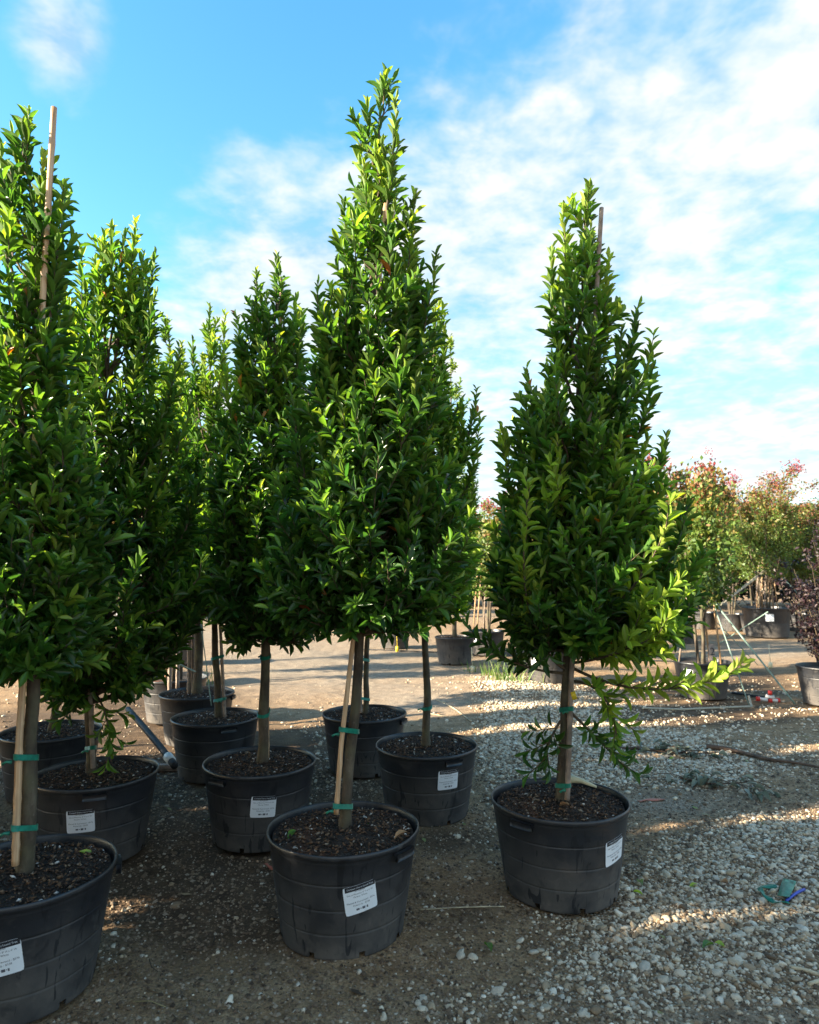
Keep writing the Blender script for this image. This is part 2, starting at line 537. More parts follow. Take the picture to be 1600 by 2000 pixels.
def ground_z(x, y):
    z = (vnoise(x * 1.1, y * 1.1, 5) - .5) * .03 + (vnoise(x * 4.3, y * 4.3, 6) - .5) * .018 + (vnoise(x * 15, y * 15, 8) - .5) * .010
    px, py, dep = project(x, np.maximum(y, 0.6), 0.0)
    z = z + .06 * np.exp(-(((x - 1.25) / .9) ** 2 + ((y - 8.3) / 1.2) ** 2)) + 0.03 * np.exp(-(((x - 1.1) / .8) ** 2 + ((y - 5.6) / .9) ** 2))
    for yr, wr, dr in ((7.5, .16, .022), (8.9, .18, .028), (9.6, .14, .016), (10.4, .2, .022)):
        z = z - dr * np.exp(-((y - yr - .25 * np.sin(x * .45 + yr)) / wr) ** 2)
    fade = np.clip((60 - np.hypot(x, y)) / 40, 0, 1)
    return z * fade - .012


def axis(lo, hi, st, far, grow=1.16):
    c = list(np.arange(lo, hi, st))
    s, p = st, c[-1]
    while p < far:
        s *= grow
        p += s
        c.append(p)
    s, p = st, lo
    pre = []
    while p > -far:
        s *= grow
        p -= s
        pre.append(p)
    return np.array(pre[::-1] + c)


gx, gy = axis(-3.2, 4.2, .035, 900), axis(1.2, 11.0, .035, 900)
GX, GY = np.meshgrid(gx, gy)
xx, yy = GX.ravel(), GY.ravel()
g_, d_, r_ = masks(xx, yy)
V = np.stack([xx, yy, ground_z(xx, yy)], 1)
nx, ny = len(gx), len(gy)
ii, jj = np.meshgrid(np.arange(nx - 1), np.arange(ny - 1))
a0 = (jj * nx + ii).ravel()
gme = mesh_np('ground', V, [np.stack([a0, a0 + 1, a0 + nx + 1, a0 + nx], 1)], {'gravel': g_, 'dark': d_, 'road': r_}, True)
m, t, b = material('yard_ground')
co = t.node('ShaderNodeTexCoord').outputs['Object']
n1 = t.noise(co, 9, 8, 0.68)
n2 = t.noise(co, 70, 6, 0.7)
n3 = t.noise(co, 0.8, 4)
vo = t.node('ShaderNodeTexVoronoi', {'Vector': co, 'Scale': 62.0, 'Randomness': 1.0})
vo2 = t.node('ShaderNodeTexVoronoi', {'Vector': co, 'Scale': 140.0, 'Randomness': 1.0})
dirt = t.ramp(n1, [(0.3, (0.21, 0.12, 0.058)), (0.5, (0.375, 0.235, 0.122)), (0.7, (0.50, 0.345, 0.20))])
dark = t.ramp(n1, [(0.3, (0.036, 0.021, 0.011)), (0.55, (0.105, 0.064, 0.035)), (0.75, (0.22, 0.145, 0.085))])
road = t.ramp(n1, [(0.3, (0.26, 0.20, 0.145)), (0.6, (0.40, 0.32, 0.235))])
c = t.mix(t.attr('road'), dirt, road)
dm = t.mrange(t.math('ADD', t.attr('dark'), t.math('MULTIPLY', t.math('SUBTRACT', n1, 0.5), 0.9)), 0.25, 0.75, 0, 0.92)
c = t.mix(dm, c, dark)
c = t.mix(t.mrange(n2, 0.35, 0.65, 0.55, 0.0), c, (0.03, 0.023, 0.017))
chip = t.ramp(t.node('ShaderNodeSeparateColor', {0: vo.outputs['Color']}).outputs[0], [(0.0, (0.10, 0.08, 0.06)), (0.4, (0.36, 0.27, 0.175)), (0.7, (0.46, 0.39, 0.30)), (1.0, (0.62, 0.54, 0.42))])
gm = t.math('ADD', t.attr('gravel'), t.math('MULTIPLY', t.math('SUBTRACT', n1, 0.5), 0.8))
gm = t.math('MULTIPLY', t.mrange(gm, 0.2, 0.7), t.mrange(vo.outputs['Distance'], 0.25, 0.5, 1.0, 0.0))
c = t.mix(gm, c, chip)
grit = t.math('MULTIPLY', t.mrange(vo2.outputs['Distance'], 0.12, 0.3, 1, 0), t.mrange(n2, 0.52, 0.62))
c = t.mix(t.math('MULTIPLY', grit, t.math('SUBTRACT', 0.75, t.math('MULTIPLY', dm, 0.45))), c, (0.42, 0.34, 0.24))
t.put(b, 'Base Color', c)
b.inputs['Roughness'].default_value = 0.92
b.inputs['Specular IOR Level'].default_value = 0.25
h = t.math('ADD', t.math('MULTIPLY', n2, 0.5), t.math('MULTIPLY', t.math('SUBTRACT', 1.0, vo.outputs['Distance']), t.math('ADD', 0.15, t.attr('gravel'))))
h = t.math('ADD', h, t.math('MULTIPLY', grit, 0.4))
t.put(b, 'Normal', t.node('ShaderNodeBump', {'Height': h, 'Strength': 1.0, 'Distance': 0.02}))
gme.materials.append(m)
GROUND = link('ground', gme, None, 'structure')
GROUND['label'] = 'brown dirt and pale gravel yard of the plant nursery'


def gz(x, y):
    return float(ground_z(np.array([x], float), np.array([y], float))[0])


# gravel stones -----------------------------------------------------
def ico(sub):
    bm = bmesh.new()
    bmesh.ops.create_icosphere(bm, subdivisions=sub, radius=1.0)
    V = np.array([v.co[:] for v in bm.verts])
    bm.verts.ensure_lookup_table()
    T = np.array([[v.index for v in f.verts] for f in bm.faces])
    bm.free()
    return V, T


POTS_XY = []      # filled below, before the stones are scattered

# ------------------------------------------------------------------ pots
POT_H, POT_R = 0.40, 0.31
R_BASE = 0.245


def pot_radius(z):
    return R_BASE + (0.292 - R_BASE) * z / 0.36


def pot_mesh(name, h=POT_H, rr=POT_R, rb=R_BASE, seg=64, notch=True):
    k = h / POT_H
    def R(z):
        return rb + (rr * .942 - rb) * z / (0.90 * h)
    prof = []
    for z in (0.0, 0.004, 0.012, 0.026):
        prof.append((R(z) - (0.006 if z < .003 else 0), z * k))
    for z, st in ((.06, .0012), (.090, .0020), (.0970, .0022), (.0990, .0002), (.1010, .0024), (.108, .0026), (.145, .0032), (.181, .0037), (.1880, .0038), (.1900, .0016), (.1920, .0038), (.199, .0040), (.240, .0046), (.276, .0050), (.2830, .0052), (.2850, .0030), (.2870, .0054), (.294, .0055), (.325, .0056), (.355, .0056)):
        prof.append((R(z * k) + st, z * k))
    prof += [(rr - .0095, .362 * k), (rr - .0085, .366 * k), (rr - .008, .378 * k), (rr - .002, .3805 * k), (rr, .384 * k), (rr, .393 * k), (rr - .002, .398 * k), (rr - .005, h), (rr - .008, .397 * k), (rr - .0105, .388 * k)]
    prof += [(rr - .020, .33 * k), (R(.20 * k) - .004, .20 * k), (R(0.036) - .005, .036 * k), (R(0) - .010, .004)]
    P = np.array(prof)
    n = len(P)
    ang = np.linspace(0, 2 * np.pi, seg, endpoint=False)
    rng = np.random.RandomState(abs(hash(name)) % 1000 if False else 3)
    wob = 1 + .011 * np.cos(2 * ang + .7) + .006 * np.cos(3 * ang + 1.9) + .003 * np.cos(7 * ang)
    V = np.stack([np.outer(P[:, 0], np.cos(ang) * wob), np.outer(P[:, 0], np.sin(ang) * wob), np.repeat(P[:, 1][:, None], seg, 1)], 2).reshape(-1, 3)
    Q = []
    notches = set()
    if notch:
        for c in range(0, seg, 8):
            notches |= {c}
    for i in range(n - 1):
        for j in range(seg):
            if j in notches and (i < 3 or i >= n - 2):
                continue
            j2 = (j + 1) % seg
            Q.append([i * seg + j, i * seg + j2, (i + 1) * seg + j2, (i + 1) * seg + j])
    # floor disc
    V = np.concatenate([V, [[0, 0, .02 * k]]])
    T = [[len(V) - 1, (n - 2) * seg + j, (n - 2) * seg + (j + 1) % seg] for j in range(seg)]
    return mesh_np(name, V, [T, Q], None, True, [M['pot']])


POT_ME = pot_mesh('pot')
gm_ = MB()
for s_ in range(8):
    a0_, a1_ = -.17 + s_ * .0425, -.17 + (s_ + 1) * .0425
    ri, ro = POT_R - .006, POT_R + .012
    z0, z1 = .345, .374
    V8 = [[r * math.cos(a), r * math.sin(a), z] for z in (z0, z1) for a in (a0_, a1_) for r in (ri, ro)]
    Q8 = [[1, 3, 7, 5], [0, 1, 3, 2], [4, 6, 7, 5]]
    if s_ == 0:
        Q8.append([0, 4, 5, 1])
    if s_ == 7:
        Q8.append([2, 3, 7, 6])
    gm_.add(V8, (), Q8)
GRIP_ME = gm_.mesh('grip', M['pot'], smooth=False)


def soil_meshes(seed, rad=.286, z0=.374, chips=1900):
    r = np.random.RandomState(seed)
    rings, seg = 9, 40
    V = [[0, 0, z0 + .012]]
    for i in range(1, rings + 1):
        for j in range(seg):
            a = 2 * math.pi * j / seg
            q = rad * i / rings
            z = z0 + .012 * (1 - (i / rings) ** 2) + (r.rand() - .5) * .012 * (0.3 if i == rings else 1)
            V.append([q * math.cos(a), q * math.sin(a), z])
    T = [[0, 1 + j, 1 + (j + 1) % seg] for j in range(seg)]
    Q = []
    for i in range(rings - 1):
        b0 = 1 + i * seg
        for j in range(seg):
            Q.append([b0 + j, b0 + seg + j, b0 + seg + (j + 1) % seg, b0 + (j + 1) % seg])
    soil = mesh_np('soil', V, [T, Q], None, True, [M['soil']])
    # chips: thin tetra-like flakes
    n = chips
    rr = np.sqrt(r.rand(n)) * (rad - .008)
    a = r.rand(n) * 2 * np.pi
    c = np.stack([rr * np.cos(a), rr * np.sin(a), z0 + .012 * (1 - (rr / rad) ** 2) + .003 + r.rand(n) * .006], 1)
    d1 = nrm(r.randn(n, 3) * [1, 1, .35])
    d2 = nrm(np.cross(d1, r.randn(n, 3)))
    d3 = np.cross(d1, d2)
    L = (.004 + .011 * r.rand(n) ** 2.2)[:, None]
    p = np.stack([c - d1 * L, c + d2 * L * .45, c + d1 * L, c - d2 * L * .45, c + d3 * L * .35, c - d3 * L * .35], 1).reshape(-1, 3)
    base = (np.arange(n) * 6)[:, None]
    tri = np.concatenate([base + np.array(f) for f in ([0, 1, 4], [1, 2, 4], [2, 3, 4], [3, 0, 4], [1, 0, 5], [2, 1, 5], [3, 2, 5], [0, 3, 5])])
    ch = mesh_np('mulch', p, [tri], None, False, [M['chips']])
    return soil, ch


# label text ----------------------------------------------------------
def text_mesh(body, size, align='CENTER'):
    cu = bpy.data.curves.new('printed_text', 'FONT')
    cu.body = body
    cu.size = size
    cu.align_x = align
    cu.resolution_u = 2
    o = bpy.data.objects.new('printed_text', cu)
    COL.objects.link(o)
    dg = bpy.context.evaluated_depsgraph_get()
    me = bpy.data.meshes.new_from_object(o.evaluated_get(dg))
    V = np.array([v.co[:] for v in me.vertices])
    Fs = [list(p.vertices) for p in me.polygons]
    bpy.data.objects.remove(o)
    bpy.data.curves.remove(cu)
    bpy.data.meshes.remove(me)
    return V, Fs


LW, LH = 0.126, 0.108
LINES = [("30 Gallon", .0105, .030), ("Size at Maturity: 8' H x 6' W", .0088, .019), ("Flower: White", .0092, .008),
         ("Planted & Guaranteed - $576", .0092, -.012), ("Picked Up - $338", .0092, -.0235)]
TXT = [(text_mesh(s, z), y) for s, z, y in LINES]
HEAD = text_mesh("Compact Cherry Laurel Tree", .0086)


LABEL_ROT = [0.0]


def on_pot(uv, ang, zc, tilt, lift):
    """flat label coordinates -> curved on the pot's wall"""
    uv = np.asarray(uv, float)
    u = uv[:, 0] * math.cos(tilt) - uv[:, 1] * math.sin(tilt)
    v = uv[:, 0] * math.sin(tilt) + uv[:, 1] * math.cos(tilt)
    z = zc + v
    r = R_BASE + (POT_R * .942 - R_BASE) * z / .36 + .0065 + lift
    a = ang + u / r
    w_ = a - LABEL_ROT[0]
    r = r * (1 + .011 * np.cos(2 * w_ + .7) + .006 * np.cos(3 * w_ + 1.9) + .003 * np.cos(7 * w_)) + .0006
    return np.stack([r * np.cos(a), r * np.sin(a), z], 1)


def tri_fan(Fs):
    return [[f[0], f[i], f[i + 1]] for f in Fs for i in range(1, len(f) - 1)]


def price_label(root, ang, zc, tilt):
    nu, nv = 14, 8
    V, Q = [], []
    for j in range(nv + 1):
        for i in range(nu + 1):
            u, v = (i / nu - .5) * LW, (j / nv - .5) * LH
            if i in (0, nu) and j in (0, nv):
                u *= .965
                v *= .965
            V.append((u, v))
    for j in range(nv):
        for i in range(nu):
            b0 = j * (nu + 1) + i
            Q.append([b0, b0 + 1, b0 + nu + 2, b0 + nu + 1])
    lab = link('price_label', mesh_np('price_label', on_pot(V, ang, zc, tilt, 0), [Q], None, True, [M['paper']]), root)
    hv = [((i / 12 - .5) * LW * .93 + .003, LH * .5 - .0005 - (0.019 if j == 0 else 0)) for j in (0, 1) for i in range(13)]
    hq = [[i, i + 1, 14 + i, 13 + i] for i in range(12)]
    link('header_strip', mesh_np('header_strip', on_pot(hv, ang, zc, tilt, .0007), [hq], None, True, [M['ink']]), lab)
    hV, hF = HEAD
    link('header_text', mesh_np('header_text', on_pot(hV[:, :2] + [0.003, LH * .5 - .0125], ang, zc, tilt, .0014), [tri_fan(hF)], None, False, [M['paper']]), lab)
    mb = MB()
    for (tv, tf), y in TXT:
        mb.add(on_pot(tv[:, :2] + [0, y], ang, zc, tilt, .0007), tri_fan(tf))
    for x0, x1, y0, y1 in ((-.022, -.010, -.041, -.034), (-.007, -.002, -.039, -.036), (.001, .012, -.042, -.033), (.014, .017, -.038, -.035), (.019, .024, -.042, -.033)):
        mb.add(on_pot([(x0, y0), (x1, y0), (x1, y1), (x0, y1)], ang, zc, tilt, .0007), (), [[0, 1, 2, 3]])
    mb.build('printed_text', M['ink_grey'], lab, smooth=False)
    return lab


# ------------------------------------------------------------------ leaves and trees
def leaf_template(st, wd, fold, curve):
    """unit leaf along +x, half widths wd at stations st; columns x, y(width), z"""
    V = [(0, 0, 0)]
    for s, w in zip(st, wd):
        z = -curve * s * s
        V += [(s, w * .5, z + fold * w * .5), (s, 0, z), (s, -w * .5, z + fold * w * .5)]
    V.append((1, 0, -curve))
    n = len(st)
    T = [(0, 2, 1), (0, 3, 2)]
    Q = []
    for i in range(n - 1):
        a = 1 + 3 * i
        Q += [(a, a + 1, a + 4, a + 3), (a + 1, a + 2, a + 5, a + 4)]
    a, e = 1 + 3 * (n - 1), 1 + 3 * n
    T += [(a, a + 1, e), (a + 1, a + 2, e)]
    return np.array(V, float), np.array(T), np.array(Q)


LEAF_FINE = leaf_template((.14, .36, .62, .84), (.34, .82, 1.0, .62), .36, .04)
LEAF_MID = leaf_template((.25, .65), (.62, 1.0), .45, .10)
LEAF_MINI = (np.array([(0, 0, 0), (.5, .5, .08), (1, 0, 0), (.5, -.5, .08)], float), np.array([(0, 2, 1), (0, 3, 2)]), np.zeros((0, 4), int))


def leaves_mesh(name, O, T, N, L, Wd, tint, mat, tmpl, curl=None):
    tv, tt, tq = tmpl
    B = np.cross(N, T)
    n = len(O)
    x = tv[None, :, 0:1] * L[:, None, None]
    y = tv[None, :, 1:2] * Wd[:, None, None]
    zz = tv[None, :, 2] * L[:, None]
    if curl is not None:
        zz = zz + (tv[None, :, 0] ** 2) * (curl * L)[:, None]
    V = O[:, None] + T[:, None] * x + B[:, None] * y + N[:, None] * zz[:, :, None]
    k = len(tv)
    base = (np.arange(n) * k)[:, None, None]
    f = [(tt[None] + base).reshape(-1, 3)]
    if len(tq):
        f.append((tq[None] + base).reshape(-1, 4))
    return mesh_np(name, V.reshape(-1, 3), f, {'tint': np.repeat(tint, k)}, True, [mat])


LEAF_VARIANTS = []
for fold_, curve_, ti_ in ((.34, .0, .08), (.40, .10, .18), (.36, .04, .28), (.42, .12, .38), (.30, -.04, .50), (.38, .08, .64), (.36, .10, .80)):
    tv, tt, tq = leaf_template((.14, .36, .62, .84), (.34, .82, 1.0, .62), fold_, curve_)
    LEAF_VARIANTS.append((ti_, mesh_np('leaf', tv, [tt, tq], {'tint': np.full(len(tv), ti_)}, True, [M['leaf']])))


class Leaves:
    def __init__(self):
        self.rows = []

    def shoot(self, r, P, leafL, spacing=.013, tint=.3, ang0=55, start=.15, flat=0.0, tipboost=.5):
        """leaves in a spiral along the polyline P; flat>0 lays them in two ranks"""
        seg = np.linalg.norm(np.diff(P, axis=0), axis=1)
        cum = np.concatenate([[0], np.cumsum(seg)])
        tot = cum[-1]
        n = max(3, int(tot * (1 - start) / spacing))
        s = tot * (start + (1 - start) * (np.arange(n) + r.rand(n) * .5) / n)
        O = np.stack([np.interp(s, cum, P[:, i]) for i in range(3)], 1)
        G = np.gradient(P, axis=0)
        T = nrm(np.stack([np.interp(s, cum, G[:, i]) for i in range(3)], 1))
        ref = np.where(np.abs(T[:, 2:3]) < .92, np.array([[0, 0, 1.0]]), np.array([[0, 1.0, 0]]))
        U = nrm(np.cross(T, ref))
        Vv = np.cross(U, T)
        ph = np.arange(n) * 2.39996 + r.rand() * 6.28 + r.randn(n) * .25
        if flat:
            ph2 = np.where(np.arange(n) % 2 == 0, .25, math.pi - .25) + r.randn(n) * .3
            ph = ph * (1 - flat) + ph2 * flat if flat < 1 else ph2
        rad = U * np.cos(ph)[:, None] + Vv * np.sin(ph)[:, None]
        rel = s / tot
        an = np.radians(ang0 - 24 * rel ** 2 + r.randn(n) * 13)
        D = nrm(T * np.cos(an)[:, None] + rad * np.sin(an)[:, None] + np.array([0, 0, .10]))
        N = nrm(T - D * np.sum(T * D, 1, keepdims=True) + r.randn(n, 3) * .12)
        N = nrm(N - D * np.sum(N * D, 1, keepdims=True))
        L = leafL * (.50 + .60 * r.rand(n) ** .8) * (1 - .35 * np.clip((rel - .8) / .2, 0, 1))
        Wd = L * (.23 + .10 * r.rand(n))
        ti = np.clip(tint + r.randn(n) * .07 + tipboost * rel ** 3 * r.rand(n), .02, .88)  # tip leaves paler: young leaves, with a sunlit look painted in
        old = r.rand(n) < .0022
        ti[old] = 1.0
        self.rows.append(np.concatenate([O, D, N, L[:, None], Wd[:, None], ti[:, None], (.10 - .24 * r.rand(n))[:, None]], 1))

    def array(self):
        return np.concatenate(self.rows)


def interp_poly(P, z):
    P = np.asarray(P)
    o = np.argsort(P[:, 2])
    return np.stack([np.interp(z, P[o, 2], P[o, 0]), np.interp(z, P[o, 2], P[o, 1])], -1)


def put_leaf_objects(root, A, cam_local, n_obj, r):
    """the leaves that show largest become leaf parts; the rest is returned"""
    if n_obj <= 0:
        return A
    O, D, N = A[:, 0:3], A[:, 3:6], A[:, 6:9]
    view = cam_local - O
    dist = np.linalg.norm(view, axis=1)
    vd = view / dist[:, None]
    ctr = O.mean(0)
    front = ((O - ctr) * (vd * [1, 1, 0])).sum(1)
    face = np.abs((N * vd).sum(1))
    score = A[:, 9] * A[:, 10] * (.25 + face) / dist ** 2 * np.exp(front * 4.0)
    idx = np.argsort(-score)[:n_obj]
    tints = np.array([v[0] for v in LEAF_VARIANTS])
    for i in idx:
        a = A[i]
        if a[11] > .9:
            a[11] = .8
        k = int(np.argmin(np.abs(tints - a[11])))
        o = bpy.data.objects.new('leaf', LEAF_VARIANTS[k][1])
        COL.objects.link(o)
        o.parent = root
        T, Nn = a[3:6], a[6:9]
        B = np.cross(Nn, T)
        mt = Matrix.Identity(4)
        for c_ in range(3):
            mt[c_][0], mt[c_][1], mt[c_][2], mt[c_][3] = T[c_] * a[9], B[c_] * a[10], Nn[c_] * a[9], a[c_]
        o.matrix_basis = mt
    keep = np.ones(len(A), bool)
    keep[idx] = False
    return A[keep]


def bamboo(mb, P, r0, r1, nodes=True, sides=9):
    P = np.asarray(P, float)
    L = np.linalg.norm(P[-1] - P[0])
    n = max(8, int(L / .035))
    t = np.linspace(0, 1, n)
    cum = np.linspace(0, 1, len(P))
    pts = np.stack([np.interp(t, cum, P[:, i]) for i in range(3)], 1)
    rad = r0 + (r1 - r0) * t
    if nodes:
        rad = rad * (1 + .14 * (np.arange(n) % 7 == 3))
    mb.tube(pts, rad, sides)


def make_tree(label, rim, trunk, sil, seed, tips=80, leaf=.088, leaf_objs=300, stake=None, ties=(), lab=None, grip=(0.0,), group='evergreen trees in black pots', extra=(), shoots=(), tint=.26, trunk_r=.026, Y=None, pot=True, tmpl=None, twigs=7, name='potted_tree'):
    r = np.random.RandomState(seed)
    base = at_z(rim[0], rim[1], POT_H)
    if Y is not None:
        base = at_y(rim[0], rim[1], Y)
    bx, by = base.x, base.y
    root = thing(name, (bx, by, 0), label, 'potted tree', group)
    loc = np.array([bx, by, 0])
    POTS_XY.append((bx, by))
    if pot:
        po = link('pot', POT_ME, root)
        po.rotation_euler = (0, 0, r.rand() * 6.28)
        for g in grip:
            go = link('grip', GRIP_ME, po)
            go.rotation_euler = (0, 0, g - po.rotation_euler.z)
        sm, ch = soil_meshes(seed)
        link('soil', sm, root)
        link('mulch', ch, root, 'stuff')
        if lab:
            LABEL_ROT[0] = po.rotation_euler.z
            price_label(root, *lab)
    # trunk
    tp = np.array([at_y(x, y, by)[:] for x, y in trunk]) - loc
    tp[0, 2] = .36
    tp[-1, 2] -= .05
    tp[0, 1] += 0
    n = 60
    zq = np.linspace(tp[0, 2], tp[-1, 2], n)
    o = np.argsort(tp[:, 2])
    cs = np.stack([np.interp(zq, tp[o, 2], tp[o, i]) for i in range(2)], 1)
    for _ in range(3):
        cs[1:-1] = (cs[:-2] + 2 * cs[1:-1] + cs[2:]) / 4
    cs[:, 0] += (vnoise(zq * 6 + seed, zq * 0, seed) - .5) * .012
    cs[:, 1] += (vnoise(zq * 5 + seed, zq * 0 + 3, seed) - .5) * .03
    TP = np.concatenate([cs, zq[:, None]], 1)
    h = (zq - zq[0]) / (zq[-1] - zq[0])
    tr = trunk_r * (1.0 - h * .93) ** .9 * (1 + .06 * (vnoise(zq * 18, zq * 0, seed + 1) - .5) * 2)
    tr[:2] *= 1.18
    mb = MB()
    mb.tube(TP, tr, 12)
    mb.build('trunk', M['bark'], root)
    # crown silhouette in metres
    S = np.array([[at_y(xl, y, by)[0] - bx, at_y(xr, y, by)[0] - bx, at_y(xl, y, by)[2]] for y, xl, xr in sil])
    S = S[np.argsort(S[:, 2])]
    z_lo, z_hi = S[0, 2], S[-1, 2]
    lv = Leaves()
    br = MB()
    # tips spread by crown area
    zz = np.linspace(z_lo, z_hi, 200)
    wid = np.interp(zz, S[:, 2], S[:, 1] - S[:, 0])
    pr = np.cumsum(wid ** 1.45 + .015)
    pr /= pr[-1]
    strat = (np.arange(tips) + r.rand(tips)) / tips
    ztip = np.interp(strat, pr, zz)
    phi = np.arange(tips) * 2.39996 + r.rand(tips) * .8
    for i in range(tips):
        z = ztip[i]
        ax = interp_poly(TP, z)
        xl, xr = np.interp(z, S[:, 2], S[:, 0]), np.interp(z, S[:, 2], S[:, 1])
        Rl, Rr = max(.03, ax[0] - xl), max(.03, xr - ax[0])
        c = math.cos(phi[i])
        Rad = (Rl + Rr) / 2 + (Rr - Rl) / 2 * c
        lobe = .60 + .80 * float(vnoise(np.array([phi[i] % 6.2832 * 1.1 + seed]), np.array([z * 2.6]), seed + 7)[0])
        rho = max(.02, Rad * min(1.0, lobe) * (1 - .5 * r.rand() ** 1.9) - .03)
        up_ = .06 + .14 * r.rand()
        z = max(z_lo + .10, z - up_ * .8 - .05)
        tip = np.array([ax[0] + rho * c, ax[1] + rho * math.sin(phi[i]), z])
        zo = max(z_lo + .02 + .12 * r.rand(), z - rho * (.75 + .7 * r.rand()) - .12)
        zo = min(zo, z + .12)
        o2 = interp_poly(TP, zo)
        org = np.array([o2[0], o2[1], zo])
        ctl = np.array([ax[0] + rho * c * .72, ax[1] + rho * math.sin(phi[i]) * .72, zo + (z - zo) * .28])
        P = bez(org, ctl, tip, 9) + r.randn(9, 3) * .004
        P[-3:] += np.array([[0, 0, up_ * .2], [0, 0, up_ * .55], [0, 0, up_ * .8]])
        hz = np.clip((z - z_lo) / (z_hi - z_lo), 0, 1)
        Lb = np.linalg.norm(tip - org)
        br.tube(P, np.linspace(.0045 + .006 * min(Lb, 1), .0016, 9), 5, cap=False)
        lt = tint + .26 * hz ** 2 + r.randn() * .07 + (.24 * r.rand() if r.rand() < .22 else 0)  # paler towards the top: young growth, and sunlight put into the colour
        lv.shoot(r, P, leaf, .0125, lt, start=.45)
        for k in range(max(3, int(twigs * (1.16 - .82 * hz) + r.rand()))):
            tpar = .3 + .68 * (k + r.rand()) / twigs
            q = P[min(8, int(tpar * 8))]
            tg = nrm(P[min(8, int(tpar * 8) + 1)] - P[max(0, int(tpar * 8) - 1)])
            ow = np.array([c, math.sin(phi[i]), 0]) * (.30 + .35 * (1 - hz))
            dv = nrm(tg * .6 + ow + nrm(r.randn(3)) * .72 + np.array([0, 0, .25 + .45 * hz - (.22 if hz < .12 else 0)]))
            ln = (.10 + .14 * r.rand()) * (.7 + .3 * min(1, rho / .3))
            e = q + dv * ln + np.array([0, 0, .04])
            # keep inside the crown outline
            ex0, ex1 = np.interp(e[2], S[:, 2], S[:, 0]), np.interp(e[2], S[:, 2], S[:, 1])
            if e[0] < ex0 - .01 or e[0] > ex1 + .01 or e[2] > z_hi:
                e = q + (e - q) * .45
            Pt = bez(q, q + dv * ln * .5, e, 5)
            br.tube(Pt, np.linspace(.0025, .0012, 5), 4, cap=False)
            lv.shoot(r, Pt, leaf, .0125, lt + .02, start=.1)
    # leader
    lead = TP[(TP[:, 2] > z_hi - .55) & (TP[:, 2] < z_hi - .06)]
    lv.shoot(r, lead, leaf * .85, .011, tint + .1, ang0=45, start=0.0)
    for q_, (sx_, sy_) in enumerate(shoots):
        dy_ = (r.rand() - .6) * .22
        e = np.array(at_y(sx_, sy_ + 18, by + dy_)[:]) - loc
        ax = interp_poly(TP, max(z_lo, e[2] - .75))
        o1 = np.array([ax[0], ax[1], max(z_lo + .05, e[2] - .75 - .2 * r.rand())])
        P = bez(o1, [o1[0] + (e[0] - o1[0]) * .85, o1[1] + (e[1] - o1[1]) * .85, o1[2] + (e[2] - o1[2]) * .35], e, 14) + r.randn(14, 3) * .004
        br.tube(P, np.linspace(.009, .0018, 14), 5, cap=False)
        hz = np.clip((e[2] - z_lo) / (z_hi - z_lo), 0, 1)
        lt = tint + .06 + .18 * hz ** 2 + .08 * r.randn()  # upper shoots tinted paler likewise, for new growth and painted sunlight
        lv.shoot(r, P, leaf, .0115, lt, start=.4)
        for k in range(7 if hz < .55 else 4):
            qi = 6 + k if k < 6 else 11
            tg = nrm(P[min(13, qi + 1)] - P[qi - 1])
            dv = nrm(tg * 1.0 + nrm(r.randn(3)) * .6 + [0, 0, .4])
            Pt = bez(P[qi], P[qi] + dv * .06, P[qi] + dv * (.10 + .06 * r.rand()) * (1 if qi < 10 else .7), 5)
            br.tube(Pt, np.linspace(.0025, .0012, 5), 4, cap=False)
            lv.shoot(r, Pt, leaf, .012, lt + .04, start=.1)
    for (pp, dys, lt, lL, fl) in extra:
        k = [np.array(at_y(x, y, by + dy)[:]) - loc for (x, y), dy in zip(pp, dys)]
        P = bez(k[0], k[1], k[2], 14)
        br.tube(P, np.linspace(.008, .002, 14), 6, cap=False)
        lv.shoot(r, P, lL, .0125, lt, ang0=58, start=.3, flat=fl, tipboost=.1)
        for q in range(4, 13, 2):
            tg = nrm(P[q + 1] - P[q - 1])
            side = nrm(np.cross(tg, [0, 0, 1.0]) * (1 if q % 4 == 0 else -1) + np.array([0, 0, .35]) + tg * .9)
            Pt = bez(P[q], P[q] + side * .06, P[q] + side * .13 + np.array([0, 0, .01]), 5)
            br.tube(Pt, np.linspace(.003, .0015, 5), 4, cap=False)
            lv.shoot(r, Pt, lL * .9, .015, lt, start=.1, flat=fl, tipboost=.1)
    br.build('branches', M['twig'], root, 'stuff')
    A = lv.array()
    A = put_leaf_objects(root, A, np.array([0, 0, CAM_Z]) - loc, leaf_objs, r)
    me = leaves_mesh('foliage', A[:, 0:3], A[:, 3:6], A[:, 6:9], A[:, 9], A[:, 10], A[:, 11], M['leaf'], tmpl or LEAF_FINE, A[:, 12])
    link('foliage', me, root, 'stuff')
    # stake and ties
    if stake:
        pts, dy, r0, mt = stake
        sp_ = np.array([np.array(at_y(x, y, by + dy)[:]) - loc for x, y in pts])
        mb = MB()
        bamboo(mb, sp_, r0, r0 * .85)
        mb.build('stake', M[mt], root)
    for y in ties:
        z = at_y(rim[0], y, by)[2]
        c0 = np.array([*interp_poly(TP, z), z])
        rr = float(np.interp(z, TP[:, 2], tr)) + .004
        if stake:
            c1 = np.array([*interp_poly(sp_, z), z])
        else:
            c1 = c0
        # ribbon loop round both
        ax_ = c1 - c0
        dl = np.linalg.norm(ax_[:2])
        ux = ax_ / dl if dl > 1e-4 else np.array([1.0, 0, 0])
        uy = np.array([-ux[1], ux[0], 0])
        loop = []
        rs_ = (stake[2] if stake else rr) + .003
        for k in range(9):
            a = math.pi / 2 + math.pi * k / 8
            loop.append(c0 + rr * (ux * math.cos(a) + uy * math.sin(a)))
